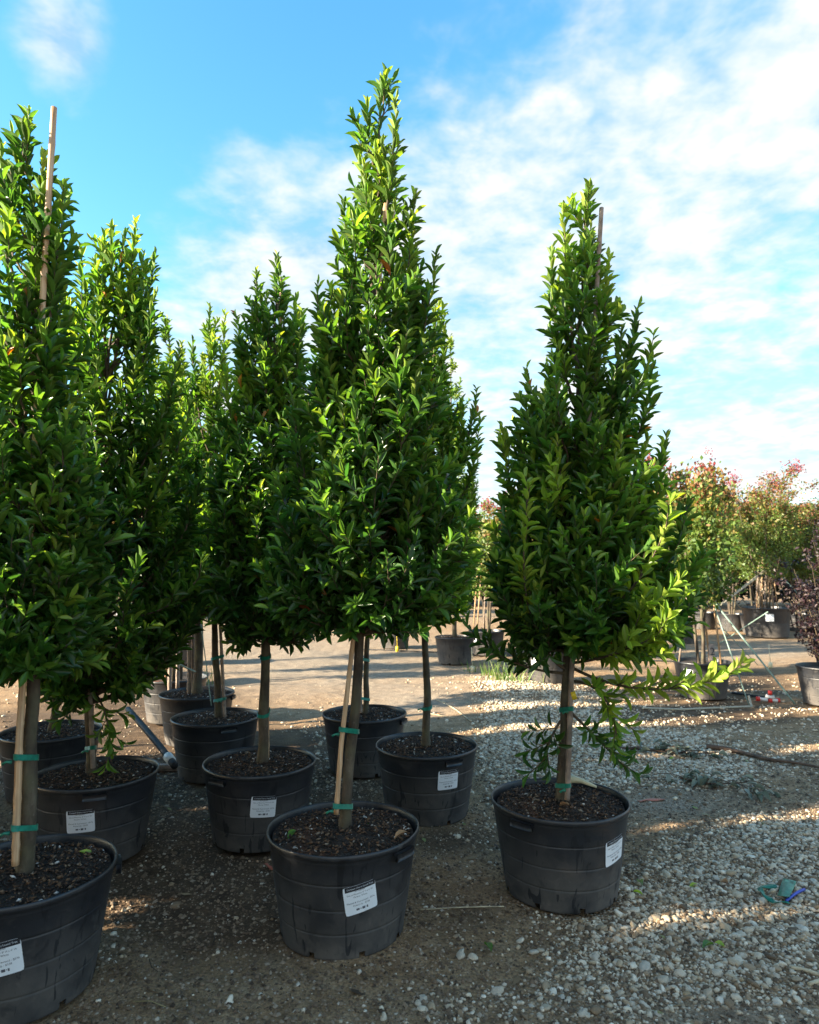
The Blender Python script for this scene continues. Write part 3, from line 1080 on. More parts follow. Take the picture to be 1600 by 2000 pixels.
        for k in range(9):
            a = -math.pi / 2 + math.pi * k / 8
            loop.append(c1 + rs_ * (ux * math.cos(a) + uy * math.sin(a)))
        loop = np.array(loop)
        hgt = .011
        mb = MB()
        m_ = len(loop)
        tiltz = .25 * ((loop - c0) @ ux)
        top = loop + np.stack([0 * tiltz, 0 * tiltz, hgt + tiltz], 1)
        bot = loop + np.stack([0 * tiltz, 0 * tiltz, -hgt + tiltz + .004 * r.rand(m_)], 1)
        cen = loop.mean(0)
        outw = nrm((loop - cen) * [1, 1, 0]) * .002
        VV = np.concatenate([top, bot, top + outw, bot + outw])
        k = np.arange(m_)
        k2 = (k + 1) % m_
        mb.add(VV, (), np.concatenate([np.stack([k + 2 * m_, k2 + 2 * m_, k2 + 3 * m_, k + 3 * m_], 1), np.stack([k, k2, k2 + 2 * m_, k + 2 * m_], 1), np.stack([k + m_, k2 + m_, k2 + 3 * m_, k + 3 * m_], 1)]))
        # knot tail
        kn = c1 + np.array([-rs_, -rs_, 0])
        mb.tube([kn, kn + [-.012, -.010, .004], kn + [-.026, -.012, -.004]], [.008, .004, .006], 5)
        mb.build('tie', M['tie'], root)
    return root


# the trees, nearest first ------------------------------------------------
LAB = -math.pi / 2     # straight towards the camera
T = {}
T['A'] = make_tree('tallest conical evergreen in the front centre pot, cane tied to its leaning trunk', (671, 1612),
    [(673, 1612), (680, 1520), (699, 1330), (706, 1210), (716, 1050), (728, 850), (735, 600), (738, 400), (742, 135)],
    [(124, 735, 745), (160, 708, 765), (200, 697, 778), (260, 692, 780), (330, 690, 785), (380, 664, 815), (430, 662, 820), (490, 652, 852), (540, 612, 845), (600, 606, 850), (700, 580, 872), (800, 560, 890), (900, 545, 905), (1000, 538, 915), (1100, 535, 920), (1180, 545, 880), (1225, 565, 840), (1255, 600, 790)],
    11, tips=150, leaf=.084, stake=([(657, 1590), (667, 1450), (681, 1330), (691, 1240), (722, 800), (753, 398)], -.045, .0105, 'bamboo'), ties=(1575, 1428), lab=(LAB + .33, .235, .17), grip=(LAB + .95, LAB + 4.1), trunk_r=.0235, shoots=[(618, 533), (688, 520), (852, 470), (812, 352), (772, 172), (702, 238), (672, 376), (568, 742), (640, 640), (548, 900), (575, 820), (700, 930), (760, 800), (800, 640)])
T['R'] = make_tree('rightmost evergreen of the rows, its low side branches sweeping out over the gravel', (1093, 1558),
    [(1098, 1560), (1102, 1440), (1107, 1310), (1118, 1000), (1132, 700), (1150, 345)],
    [(336, 1145, 1152), (390, 1092, 1170), (450, 1075, 1178), (530, 1070, 1185), (590, 1078, 1235), (640, 1076, 1270), (700, 1030, 1285), (760, 1015, 1285), (840, 985, 1305), (920, 985, 1320), (1000, 970, 1350), (1080, 960, 1365), (1150, 960, 1372), (1215, 980, 1325), (1260, 1015, 1235), (1295, 1055, 1160)],
    23, tips=120, leaf=.092, tint=.30, stake=([(1108, 1562), (1116, 1320), (1152, 800), (1175, 406)], -.05, .0125, 'grey_stake'), ties=(1535, 1385), lab=(LAB + .73, .25, .12), grip=(LAB - .75, LAB + 2.4),
    extra=[(((1110, 1300), (1270, 1390), (1445, 1308)), (0, -.32, -.45), .80, .100, .85), (((1110, 1295), (1200, 1290), (1300, 1232)), (0, -.3, -.42), .78, .100, .85),  # the higher tints put sunlight into the leaf colour of these sprays
           (((1112, 1330), (1195, 1330), (1205, 1440)), (0, -.15, -.2), .64, .095, .85), (((1104, 1380), (1155, 1430), (1222, 1500)), (0, -.1, -.12), .32, .095, .6),
           (((1102, 1400), (1075, 1430), (1062, 1492)), (0, -.08, -.1), .24, .09, .3), (((1108, 1310), (990, 1240), (1035, 950)), (0, -.26, -.34), .84, .092, .4),
           (((1112, 1230), (1250, 1190), (1310, 1005)), (0, -.28, -.36), .80, .095, .4), (((1105, 1315), (1000, 1310), (935, 1250)), (0, -.05, -.1), .34, .10, .6), (((1120, 900), (1230, 860), (1275, 680)), (0, .05, .0), .7, .095, .3)], trunk_r=.026, shoots=[(1030, 700), (980, 812), (1245, 580), (1276, 690), (1302, 828), (1100, 382), (1188, 480), (1075, 465), (1160, 700), (1345, 960), (1110, 840), (1200, 920), (1370, 1060)])
T['F'] = make_tree('nearest evergreen at the left edge, thick cane green taped to its trunk', (46, 1694),
    [(50, 1690), (58, 1600), (66, 1340), (66, 1000), (66, 700), (60, 450), (55, 190)],
    [(176, 48, 60), (230, 8, 92), (330, -10, 125), (430, -30, 120), (520, -60, 112), (600, -90, 118), (700, -120, 150), (800, -160, 170), (900, -190, 185), (1000, -200, 190), (1100, -200, 170), (1200, -180, 165), (1300, -140, 145), (1350, -70, 110)],
    31, tips=105, leaf=.088, stake=([(30, 1690), (38, 1440), (45, 1330), (85, 560), (106, 210)], -.055, .0125, 'bamboo'), ties=(1613, 1478), lab=(LAB + .30, .235, .12), grip=(LAB + 2, LAB + 5), trunk_r=.027, shoots=[(5, 268), (125, 342), (112, 425), (40, 535), (130, 790), (85, 290), (165, 860), (20, 700), (95, 940), (185, 1010)])
T['B'] = make_tree('evergreen just behind the near left one, rounded crown with several upright tips', (189, 1506),
    [(178, 1500), (174, 1380), (186, 1150), (205, 800), (222, 600), (245, 435)],
    [(418, 205, 262), (455, 150, 300), (520, 108, 312), (600, 95, 318), (700, 100, 345), (800, 92, 368), (900, 78, 380), (1000, 65, 388), (1080, 55, 400), (1150, 45, 412), (1230, 50, 390), (1310, 65, 330), (1355, 85, 260), (1385, 120, 220)],
    41, tips=120, leaf=.092, stake=([(182, 1500), (176, 1350), (190, 1000)], -.04, .012, 'grey_stake'), ties=(1462,), lab=(LAB + .19, .245, .04), grip=(LAB + .4, LAB + 3.5),
    extra=[(((180, 1350), (210, 1370), (218, 1470)), (0, -.12, -.15), .5, .095, .6), (((185, 1200), (330, 1230), (400, 1110)), (0, -.15, -.2), .5, .095, .3)], trunk_r=.024, shoots=[(265, 413), (205, 432), (158, 462), (118, 500), (300, 480), (300, 556), (350, 660), (130, 560), (240, 520), (340, 720), (372, 760), (300, 860), (395, 900)])
T['E'] = make_tree('middle evergreen between the tall one and the left pair, tag on its pot', (508, 1484),
    [(513, 1484), (515, 1350), (517, 1240), (528, 900), (538, 650), (542, 485)],
    [(470, 537, 547), (510, 512, 565), (560, 485, 578), (620, 462, 592), (700, 455, 615), (780, 430, 640), (860, 415, 655), (950, 412, 665), (1050, 420, 665), (1130, 430, 655), (1200, 436, 640), (1245, 445, 600), (1270, 470, 560)],
    53, tips=100, leaf=.092, stake=([(521, 1484), (522, 1250), (545, 700), (551, 545)], .045, .014, 'bamboo'), ties=(1395, 1283), lab=(LAB + .28, .24, -.06), grip=(LAB - .55, LAB + 2.6), trunk_r=.030, shoots=[(500, 513), (578, 556), (463, 592), (592, 592), (440, 700), (620, 690), (520, 640), (430, 800), (480, 840)])
T['D'] = make_tree('evergreen right behind the tall one, one green tie on its slim trunk', (833, 1452),
    [(833, 1455), (834, 1340), (830, 1215), (838, 1000), (846, 750), (850, 580)],
    [(568, 845, 853), (610, 830, 868), (670, 815, 868), (730, 800, 878), (800, 785, 900), (860, 775, 918), (920, 765, 930), (1000, 755, 935), (1080, 755, 932), (1150, 755, 930), (1200, 765, 905), (1230, 790, 870)],
    61, tips=90, leaf=.086, tint=.32, ties=(1382,), lab=(LAB + .42, .265, .0), grip=(LAB + .5, LAB - 2.4), trunk_r=.025, shoots=[(930, 738), (940, 800), (868, 600), (905, 760), (880, 840), (925, 930)])
T['C'] = make_tree('evergreen half hidden behind the tall centre one, pot without a tag', (712, 1391),
    [(713, 1392), (717, 1300), (718, 1230), (722, 900), (728, 640)],
    [(620, 722, 735), (700, 690, 765), (800, 655, 790), (900, 630, 810), (1000, 615, 825), (1100, 610, 830), (1180, 625, 820), (1235, 655, 795)],
    71, tips=70, leaf=.088, stake=([(705, 1392), (703, 1240), (712, 900)], -.04, .011, 'grey_stake'), ties=(1366, 1290), grip=(LAB + 1.2,), trunk_r=.022, leaf_objs=120)
T['G'] = make_tree('evergreen behind the middle one, stake on the right of its dark trunk', (422, 1398),
    [(428, 1400), (422, 1300), (418, 1215), (412, 900), (410, 585)],
    [(572, 403, 415), (630, 378, 440), (700, 362, 472), (780, 340, 510), (860, 325, 540), (950, 318, 555), (1050, 318, 555), (1130, 325, 545), (1190, 350, 515), (1225, 375, 480)],
    83, tips=80, leaf=.09, tint=.33, stake=([(439, 1400), (430, 1215), (424, 900)], -.02, .012, 'grey_stake'), ties=(1368, 1285), grip=(LAB + .55, LAB - 2), trunk_r=.027, shoots=[(440, 592), (376, 645), (480, 640), (350, 730), (500, 720), (410, 760)])
T['J'] = make_tree('evergreen with a thick dark trunk, behind the others on the left', (385, 1352),
    [(386, 1352), (387, 1215), (370, 950), (335, 700), (326, 610)],
    [(600, 321, 332), (660, 300, 365), (720, 288, 392), (800, 278, 410), (900, 275, 430), (1000, 280, 440), (1100, 295, 445), (1180, 325, 430), (1215, 350, 415)],
    91, tips=65, leaf=.09, shoots=[(300, 640), (356, 652), (270, 740), (395, 690), (330, 720)], tint=.42, trunk_r=.042, leaf_objs=60, tmpl=LEAF_MID)
T['H'] = make_tree('evergreen half hidden behind the near left pair, its pot lit on the left rim', (100, 1425),
    [(100, 1425), (108, 1380), (100, 1200), (80, 900), (70, 640)],
    [(630, 62, 75), (720, 20, 115), (820, -10, 150), (950, -30, 175), (1080, -30, 190), (1180, -10, 180), (1250, 20, 160), (1290, 60, 130)],
    97, tips=70, leaf=.09, tint=.33, trunk_r=.024, leaf_objs=60, tmpl=LEAF_MID)
T['K'] = make_tree('distant evergreen showing its thin sunlit top beside the tall centre crown', (888, 1243),
    [(888, 1240), (886, 1150), (882, 900), (880, 655)],
    [(642, 877, 884), (690, 866, 894), (735, 862, 905), (790, 856, 925), (860, 852, 935), (950, 850, 945), (1050, 845, 948), (1130, 855, 940), (1200, 865, 915)],
    103, tips=80, leaf=.10, tint=.40, leaf_objs=0, tmpl=LEAF_MID, trunk_r=.035, twigs=6)

# unseen trees of the same rows, inferred from shade; extras added against sun streaks
def copy_tree(src, loc, rz, label, group, sc=1.0):
    c = src.copy()
    COL.objects.link(c)
    c.location = loc
    c.rotation_euler = (0, 0, rz)
    c.scale = (sc,) * 3
    c['label'] = label
    c['group'] = group
    for ch in src.children:
        if ch.name.startswith(('leaf', 'price_label', 'tie')):
            continue
        d = ch.copy()
        COL.objects.link(d)
        d.parent = c
        for g in ch.children:
            e = g.copy()
            COL.objects.link(e)
            e.parent = d
    return c


OFF = [(-4.2, 3.95, 'E'), (-5.7, 3.4, 'A'), (-4.35, 5.3, 'E'), (-3.4, .9, 'A'), (-3.95, 2.2, 'D'), (-5.5, .9, 'D'), (-2.8, -.85, 'A'), (-2.75, .55, 'A'), (-3.85, 1.25, 'A'), (-3.2, -.35, 'A'), (-4.6, .9, 'R'), (-3.3, -1.7, 'A'), (-3.3, .25, 'D'), (-3.3, -1.0, 'R'), (-4.8, .1, 'A'), (-4.9, -1.4, 'E'), (-3.35, 3.0, 'D'), (-4.9, 2.4, 'E'), (-3.4, -2.2, 'A'), (-2.7, -1.5, 'E'), (-4.1, -2.3, 'A'), (-5.5, -.4, 'R'), (-5.6, -2.0, 'A'), (-2.9, -2.8, 'A'), (-4.3, -3.7, 'E'), (-2.75, 1.25, 'A'), (-2.65, 2.45, 'E'), (-3.9, 2.0, 'A'), (-5.4, 1.4, 'R'), (-3.1, 3.75, 'R'), (-3.7, .6, 'E'), (-4.2, 3.2, 'D'), (-4.3, 4.6, 'A'), (-2.5, -.2, 'R'), (-4.0, -.9, 'A'), (-5.6, 2.8, 'A'), (-5.8, 4.1, 'E')]
for i, (x, y, k) in enumerate(OFF):
    copy_tree(T[k], (x, y, 0), 1.3 + i * 1.9, 'unseen evergreen in a black pot further left, shading the yard', 'evergreen trees left of the frame', .95)
    POTS_XY.append((x, y))


# ------------------------------------------------------------------ background containers with crape myrtles
POT_FAR = pot_mesh('pot', seg=32, notch=False)
BIG_FAR = pot_mesh('pot', h=.62, rr=.50, rb=.42, seg=36, notch=False)
bm_ = MB()
bm_.add([[0, 0, .37]] + [[.29 * math.cos(a), .29 * math.sin(a), .362] for a in np.linspace(0, 6.283, 24, endpoint=False)], [[0, 1 + j, 1 + (j + 1) % 24] for j in range(24)])
SOIL_FAR = bm_.mesh('soil', M['soil'])


def mini_label(root, ang, zc, rad, w=.11, h=.11):
    v = []
    for j in (0, 1):
        for i in range(5):
            a = ang + (i / 4 - .5) * w / rad
            v.append([(rad) * math.cos(a), (rad) * math.sin(a), zc + (j - .5) * h])
    link('price_label', mesh_np('price_label', v, [[[i, i + 1, i + 6, i + 5] for i in range(4)]], None, True, [M['paper']]), root)


def make_myrtle(label, x, y, H_, spread, seed, stems=4, pot='std', tint=.25, nleaf=3600, crown_lo=.29, red=.68, leaf=.042, stakes=0, label_ang=None, group='crape myrtles in containers', blossoms=26):
    H = H_ * 1.17
    spread *= 1.1
    r = np.random.RandomState(seed)
    root = thing('crape_myrtle', (x, y, 0), label, 'crape myrtle', group)
    POTS_XY.append((x, y))
    if pot:
        me = POT_FAR if pot == 'std' else BIG_FAR
        po = link('pot', me, root)
        po.rotation_euler.z = r.rand() * 6
        so = link('soil', SOIL_FAR, root)
        if pot == 'big':
            so.scale = (1.62, 1.62, 1.55)
        if label_ang is not None:
            mini_label(root, label_ang, .27 if pot == 'std' else .42, .300 if pot == 'std' else .487, .11 if pot == 'std' else .16, .11 if pot == 'std' else .15)
    mb, lf = MB(), []
    z0 = .36
    for s in range(stems):
        a = 6.283 * s / stems + r.rand()
        p0 = np.array([.05 * math.cos(a), .05 * math.sin(a), z0])
        p2 = np.array([spread * .5 * math.cos(a), spread * .5 * math.sin(a), H * (.62 + .2 * r.rand())])
        P = bez(p0, (p0 + p2) / 2 + [-.08 * math.cos(a), -.08 * math.sin(a), .25], p2, 10) + r.randn(10, 3) * .006
        st = MB()
        st.tube(P, np.linspace(.020, .007, 10), 7, cap=False)
        st.build('trunk', M['bark'], root)
        for b_ in range(15):
            t_ = .27 + .73 * (b_ + r.rand()) / 15
            q = P[min(9, int(t_ * 9))]
            dv = nrm(np.array([math.cos(a + r.randn() * 1.4), math.sin(a + r.randn() * 1.4), .5 + .7 * r.rand()]))
            ln = spread * (.35 + .35 * r.rand())
            e = q + dv * ln
            e[2] = min(e[2], H * (.74 + .26 * r.rand()))
            Pb = bez(q, q + dv * ln * .5, e, 6)
            mb.tube(Pb, np.linspace(.006, .002, 6), 4, cap=False)
            k = int(2.1 * nleaf / stems / 15)
            tt = r.rand(k) ** .7
            pts = np.stack([np.interp(tt, np.linspace(0, 1, 6), Pb[:, i]) for i in range(3)], 1) + r.randn(k, 3) * [.075, .075, .07]
            lf.append(pts)
    mb.build('branches', M['twig'], root, 'stuff')
    O = np.concatenate(lf)
    O = O[O[:, 2] > crown_lo * H]
    n = len(O)
    D = nrm(r.randn(n, 3) + [0, 0, .3])
    N = nrm(np.cross(D, r.randn(n, 3)))
    L = leaf * 1.35 * (.7 + .6 * r.rand(n))
    rel = np.clip((O[:, 2] / H - .42) / .42, 0, 1)
    ti = np.clip(tint + r.randn(n) * .14 + red * rel ** 1.3 * (r.rand(n) < .7), 0, 1)
    link('foliage', leaves_mesh('foliage', O, D, N, L, L * .62, ti, M['myrtle'], LEAF_MINI), root, 'stuff')
    # blossom trusses on the shoot tips
    if blossoms:
        top = O[np.argsort(-(O[:, 2] + .25 * np.hypot(O[:, 0], O[:, 1]) + .5 * r.rand(n)))[:blossoms]]
        ct = np.repeat(top, 9, 0) + r.randn(len(top) * 9, 3) * .026
        n2 = len(ct)
        D2 = nrm(r.randn(n2, 3))
        N2 = nrm(np.cross(D2, r.randn(n2, 3)))
        L2 = np.full(n2, .032)
        link('blossoms', leaves_mesh('blossoms', ct, D2, N2, L2, L2 * .8, r.rand(n2), M['blossom'], LEAF_MINI), root, 'stuff')
    if stakes:
        for k in range(stakes):
            a = r.rand() * 6.283
            rr = .06 + .16 * r.rand()
            b0 = np.array([rr * math.cos(a) * 1.4, rr * math.sin(a) * .7, z0])
            b1 = np.array([rr * .7 * math.cos(a + .5), rr * .4 * math.sin(a + .5), z0 + 1.0 + .5 * r.rand()])
            mb = MB()
            mb.tube([b0, (b0 + b1) / 2, b1], .011, 7)
            mb.build('stake', M['bamboo' if k % 3 else 'grey_stake'], root)
    return root


def mx(px, py_base, y=None):
    """ground point seen at px, py"""
    p = at_z(px, py_base, 0.0)
    return p.x, p.y


x, y = mx(1392, 1368)
make_myrtle('nearest crape myrtle on the right, staked behind the low branches of the rightmost evergreen', x, y + .25, 2.95, .62, 201, 3, tint=.22, label_ang=LAB - .9, stakes=3, blossoms=22)
x, y = mx(1518, 1246)
make_myrtle('crape myrtle in the wide ribbed container with a bundle of canes', x, y + .4, 3.75, 1.15, 202, 5, pot='big', tint=.28, stakes=13, label_ang=LAB - .35, nleaf=5200, blossoms=40)
x, y = mx(1080, 1338)
make_myrtle('crape myrtle seen under the crown of the rightmost evergreen, pot behind its trunk', x, y + .3, 2.3, .5, 203, 3, label_ang=LAB - .75, stakes=3, blossoms=16)
x, y = mx(955, 1282)
make_myrtle('crape myrtle in the small dark pot between the two evergreen crowns', x, y + .3, 2.9, .6, 204, 3, label_ang=LAB - .9, stakes=3, blossoms=40, red=.6)
x, y = mx(770, 1268)
make_myrtle('crape myrtle in the blue black pot seen under the tall centre crown', x, y + .3, 2.7, .6, 205, 3, stakes=2)
x, y = mx(1050, 1255)
make_myrtle('crape myrtle with red tips far behind the gap left of the rightmost evergreen', x, y, 3.05, .7, 206, 4, tint=.25, blossoms=45, red=.6)
x, y = mx(1330, 1255)
make_myrtle('tall rusty topped crape myrtle touching the right side of the rightmost evergreen', x, y, 3.75, .85, 207, 4, tint=.32, nleaf=4600)
x, y = mx(1430, 1232)
make_myrtle('pale green crape myrtle between the nearest one and the cane bundle', x, y, 3.7, 1.05, 208, 4, tint=.34, nleaf=5200)
x, y = mx(1600, 1225)
make_myrtle('yellowing crape myrtle at the right edge behind the purple shrub', x, y, 3.25, 1.1, 209, 4, tint=.42, red=.3, nleaf=5000, blossoms=10)
for px_, py_, H_, lb_, sd_ in ((1475, 1236, 3.5, 'green and rust crape myrtle standing just left of the cane bundle', 251), (1562, 1232, 3.35, 'orange topped crape myrtle standing just right of the cane bundle', 252), (1375, 1228, 3.6, 'crape myrtle behind the trunk of the nearest crape myrtle', 253)):
    x, y = mx(px_, py_)
    make_myrtle(lb_, x, y, H_, 1.0, sd_, 4, tint=.26, nleaf=4600, blossoms=30)
BACKROW = [(240, 1215), (420, 1205), (560, 1200), (700, 1200), (860, 1205), (1000, 1205), (1180, 1205), (1290, 1210), (1480, 1205), (1680, 1210), (60, 1210), (-120, 1215), (1800, 1215)]
for i, (px, py) in enumerate(BACKROW):
    x, y = mx(px, py)
    make_myrtle('hazy green crape myrtle in the far row across the yard', x, y, 3.2 + .5 * ((i * 7) % 5) / 5, 1.2, 220 + i, 4, tint=.22, nleaf=3600, leaf=.06, red=.35, group='far row of crape myrtles', blossoms=14, label_ang=LAB)
# left background containers behind the left pair
for i, (px, py, s, lb) in enumerate([(318, 1418, 211, 'staked young tree in the grey bucket like pot'), (262, 1345, 212, 'staked young tree with an orange ribbon behind the left pair'), (340, 1300, 213, 'staked young tree further back on the left edge of the track'), (175, 1330, 214, 'staked young tree deep in the shade behind the left pair')]):
    x, y = mx(px, py)
    make_myrtle(lb, x, y + .3, 2.6, .5, s, 3, stakes=2, tint=.15, nleaf=2600, blossoms=6)

# far wood behind everything: one mass
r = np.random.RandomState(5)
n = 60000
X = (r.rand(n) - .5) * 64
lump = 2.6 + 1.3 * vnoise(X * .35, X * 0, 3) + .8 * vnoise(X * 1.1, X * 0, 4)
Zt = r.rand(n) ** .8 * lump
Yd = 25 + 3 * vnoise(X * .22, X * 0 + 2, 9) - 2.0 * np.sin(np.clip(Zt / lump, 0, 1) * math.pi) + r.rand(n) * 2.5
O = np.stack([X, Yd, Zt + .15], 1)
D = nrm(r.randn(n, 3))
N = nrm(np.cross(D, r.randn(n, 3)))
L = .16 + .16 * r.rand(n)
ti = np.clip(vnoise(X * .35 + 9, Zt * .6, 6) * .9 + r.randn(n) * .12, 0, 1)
wd = link('wood', leaves_mesh('wood', O, D, N, L, L * .7, ti, M['wood_shaded'], LEAF_MINI), None, 'stuff')
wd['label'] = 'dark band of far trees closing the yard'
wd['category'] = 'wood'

# purple shrub at the right edge
def shrub(label, x, y, H, R, seed, mat, nleaf, leaf, potted=True, stems=9, tall=0):
    r = np.random.RandomState(seed)
    root = thing('potted_shrub', (x, y, 0), label, 'shrub')
    POTS_XY.append((x, y))
    if potted:
        link('pot', POT_FAR, root)
        link('soil', SOIL_FAR, root)
    mb, lf = MB(), []
    for s in range(stems):
        a = 6.283 * s / stems + r.rand() * .6
        q = R * (.35 + .65 * r.rand())
        hh = H * (.6 + .4 * r.rand())
        P = bez([.04 * math.cos(a), .04 * math.sin(a), .36], [q * .5 * math.cos(a), q * .5 * math.sin(a), .36 + hh * .6], [q * math.cos(a), q * math.sin(a), .36 + hh], 9)
        mb.tube(P, np.linspace(.008, .0025, 9), 5, cap=False)
        for b_ in range(16):
            p0 = P[min(8, 1 + int(8 * r.rand()))]
            dv = nrm(r.randn(3) * [1, 1, .5] + [0, 0, .35])
            Pb = bez(p0, p0 + dv * .1, p0 + dv * .2 + [0, 0, .05], 5)
            mb.tube(Pb, .002, 4, cap=False)
            k = int(nleaf / stems / 16)
            tt = r.rand(k)
            lf.append(np.stack([np.interp(tt, np.linspace(0, 1, 5), Pb[:, i]) for i in range(3)], 1) + r.randn(k, 3) * .018)
    mb.build('branches', M['twig'], root, 'stuff')
    O = np.concatenate(lf)
    n = len(O)
    D = nrm(r.randn(n, 3) + [0, 0, .2])
    N = nrm(np.cross(D, r.randn(n, 3)))
    L = leaf * (.7 + .6 * r.rand(n))
    link('foliage', leaves_mesh('foliage', O, D, N, L, L * .55, r.rand(n), mat, LEAF_MINI), root, 'stuff')
    return root


x, y = mx(1655, 1385)
shrub('dark purple leaved shrub in the blue black pot at the right edge', x, y + .3, 1.15, .52, 301, M['purple'], 4200, .042, stems=12)
x, y = mx(1640, 1310)
shrub('taller dark shrub with bare stems behind the purple one at the right edge', x + .15, y + .3, 1.95, .4, 302, M['purple'], 1300, .045, stems=8)

# ------------------------------------------------------------------ stones (after the pots are known)
r = np.random.RandomState(77)
NS = 400000
sy = 1.9 + (9.3 - 1.9) * r.rand(NS) ** 1.15
sx = (r.rand(NS) - .5) * 2 * (.68 * sy + .75)
g_, d_, r_ = masks(sx, sy)
prob = np.clip(g_ * 1.05 - .05, 0, 1) ** 1.5 * (1 - .65 * d_) + .007 + .018 * (sx > .1)
prob *= (1 - .85 * np.clip(r_ * 1.2 - .2, 0, 1))
keep = r.rand(NS) < prob * np.clip(sy / 3.2, .75, 1.0)
for (px_, py_) in POTS_XY:
    keep &= np.hypot(sx - px_, sy - py_) > R_BASE + .012
sx, sy = sx[keep], sy[keep]
ns = len(sx)
rad = np.exp(r.randn(ns) * .48 + math.log(.0052)) * np.clip(.72 + .11 * sy, .9, 1.6)
rad = np.clip(rad, .0030, .0180)
sz = ground_z(sx, sy) + rad * .25
pxs, pys, dep = project(sx, sy, sz)
vis = (pxs > 5) & (pxs < 1595) & (pys < 1995)
order = np.argsort(-(rad / dep) * vis)
big = order[:300]
small = order[300:]
IV, IT = ico(1)
bases = []
for k in range(6):
    rk = np.random.RandomState(900 + k)
    d = IV * (1 + .62 * (rk.rand(len(IV), 1) - .5))
    bases.append(d)
k = len(IV)
print('STONES', ns, [round(float(rad[i]), 3) for i in big[::60]])
base_i = r.randint(0, 6, ns)
ang = r.rand(ns) * 6.283
sc3 = np.stack([rad * (.85 + .5 * r.rand(ns)), rad * (.75 + .4 * r.rand(ns)), rad * (.55 + .3 * r.rand(ns))], 1)
Bs = np.stack(bases)[base_i[small]] * sc3[small][:, None, :]
ca, sa = np.cos(ang[small])[:, None], np.sin(ang[small])[:, None]
VX = Bs[:, :, 0] * ca - Bs[:, :, 1] * sa + sx[small][:, None]
VY = Bs[:, :, 0] * sa + Bs[:, :, 1] * ca + sy[small][:, None]
VZ = Bs[:, :, 2] + sz[small][:, None]
Vg = np.stack([VX, VY, VZ], 2).reshape(-1, 3)
Fg = (IT[None] + (np.arange(len(small)) * k)[:, None, None]).reshape(-1, 3)
gv = link('gravel', mesh_np('gravel', Vg, [Fg], None, False, [M['gravel']]), None, 'stuff')
gv['label'] = 'loose pale gravel scattered over the dirt yard'
gv['category'] = 'gravel'
IV2, IT2 = ico(2)
st_me = []
for q in range(6):
    rk = np.random.RandomState(950 + q)
    dd = rk.randn(5, 3)
    f = sum(np.sin(IV2 @ dd[i] * 2.1 + rk.rand() * 6) * .11 for i in range(5))
    st_me.append(mesh_np('stone', IV2 * (1 + f[:, None] * 1.3) * (1 + .07 * rk.randn(len(IV2), 1)), [IT2], None, False, [M['stone']]))
for i in big:
    o = bpy.data.objects.new('stone', st_me[base_i[i]])
    COL.objects.link(o)
    o.parent = GROUND
    o.location = (sx[i], sy[i], sz[i])
    o.rotation_euler = (r.randn() * .3, r.randn() * .3, ang[i])
    o.scale = tuple(sc3[i])

# fine grit: octahedral crumbs of dirt and small stone in the near yard
NG = 110000
qy = 1.9 + 3.8 * r.rand(NG) ** 1.25
qx = (r.rand(NG) - .5) * 2 * (.66 * qy + .4)
gg, gd, gr = masks(qx, qy)
kp = r.rand(NG) < (.75 - .35 * gr)
for (px_, py_) in POTS_XY:
    kp &= np.hypot(qx - px_, qy - py_) > R_BASE + .006
qx, qy = qx[kp], qy[kp]
n = len(qx)
qr = np.clip(np.exp(r.randn(n) * .5 + math.log(.0040)), .0018, .011) * np.clip(.7 + .13 * qy, .9, 1.4)
OCT = np.array([(1, 0, 0), (0, 1, 0), (-1, 0, 0), (0, -1, 0), (0, 0, .8), (0, 0, -.8)], float)
Vq = OCT[None] * qr[:, None, None] * (.6 + .8 * r.rand(n, 6, 1))
a_ = r.rand(n) * 6.283
Vq = np.stack([Vq[:, :, 0] * np.cos(a_)[:, None] - Vq[:, :, 1] * np.sin(a_)[:, None] + qx[:, None], Vq[:, :, 0] * np.sin(a_)[:, None] + Vq[:, :, 1] * np.cos(a_)[:, None] + qy[:, None], Vq[:, :, 2] + (ground_z(qx, qy) + qr * .2)[:, None]], 2)
fq = np.array([(0, 1, 4), (1, 2, 4), (2, 3, 4), (3, 0, 4)])
gt = link('grit', mesh_np('grit', Vq.reshape(-1, 3), [(fq[None] + (np.arange(n) * 6)[:, None, None]).reshape(-1, 3)], None, False, [M['grit']]), None, 'stuff')
gt['label'] = 'fine brown grit and crumbs of dirt strewn on the yard'
gt['category'] = 'grit'

# ------------------------------------------------------------------ litter and small things
def litter_tube(name, pts, rad, mat, label, cat, sides=6, group=None):
    mb = MB()
    P = np.array(pts)
    n = max(4, len(P))
    mb.tube(P, rad, sides)
    o = mb.build(name, M[mat], None)
    return tag(o, label, cat, group)


def gp(px, py, lift=.006):
    p = at_z(px, py, 0.0)
    return [p.x, p.y, gz(p.x, p.y) + lift]


def curve_on_ground(pp, n=14, lift=.006):
    P = np.array([gp(*q, lift) for q in pp])
    t = np.linspace(0, len(P) - 1, n)
    return np.stack([np.interp(t, np.arange(len(P)), P[:, i]) for i in range(3)], 1)


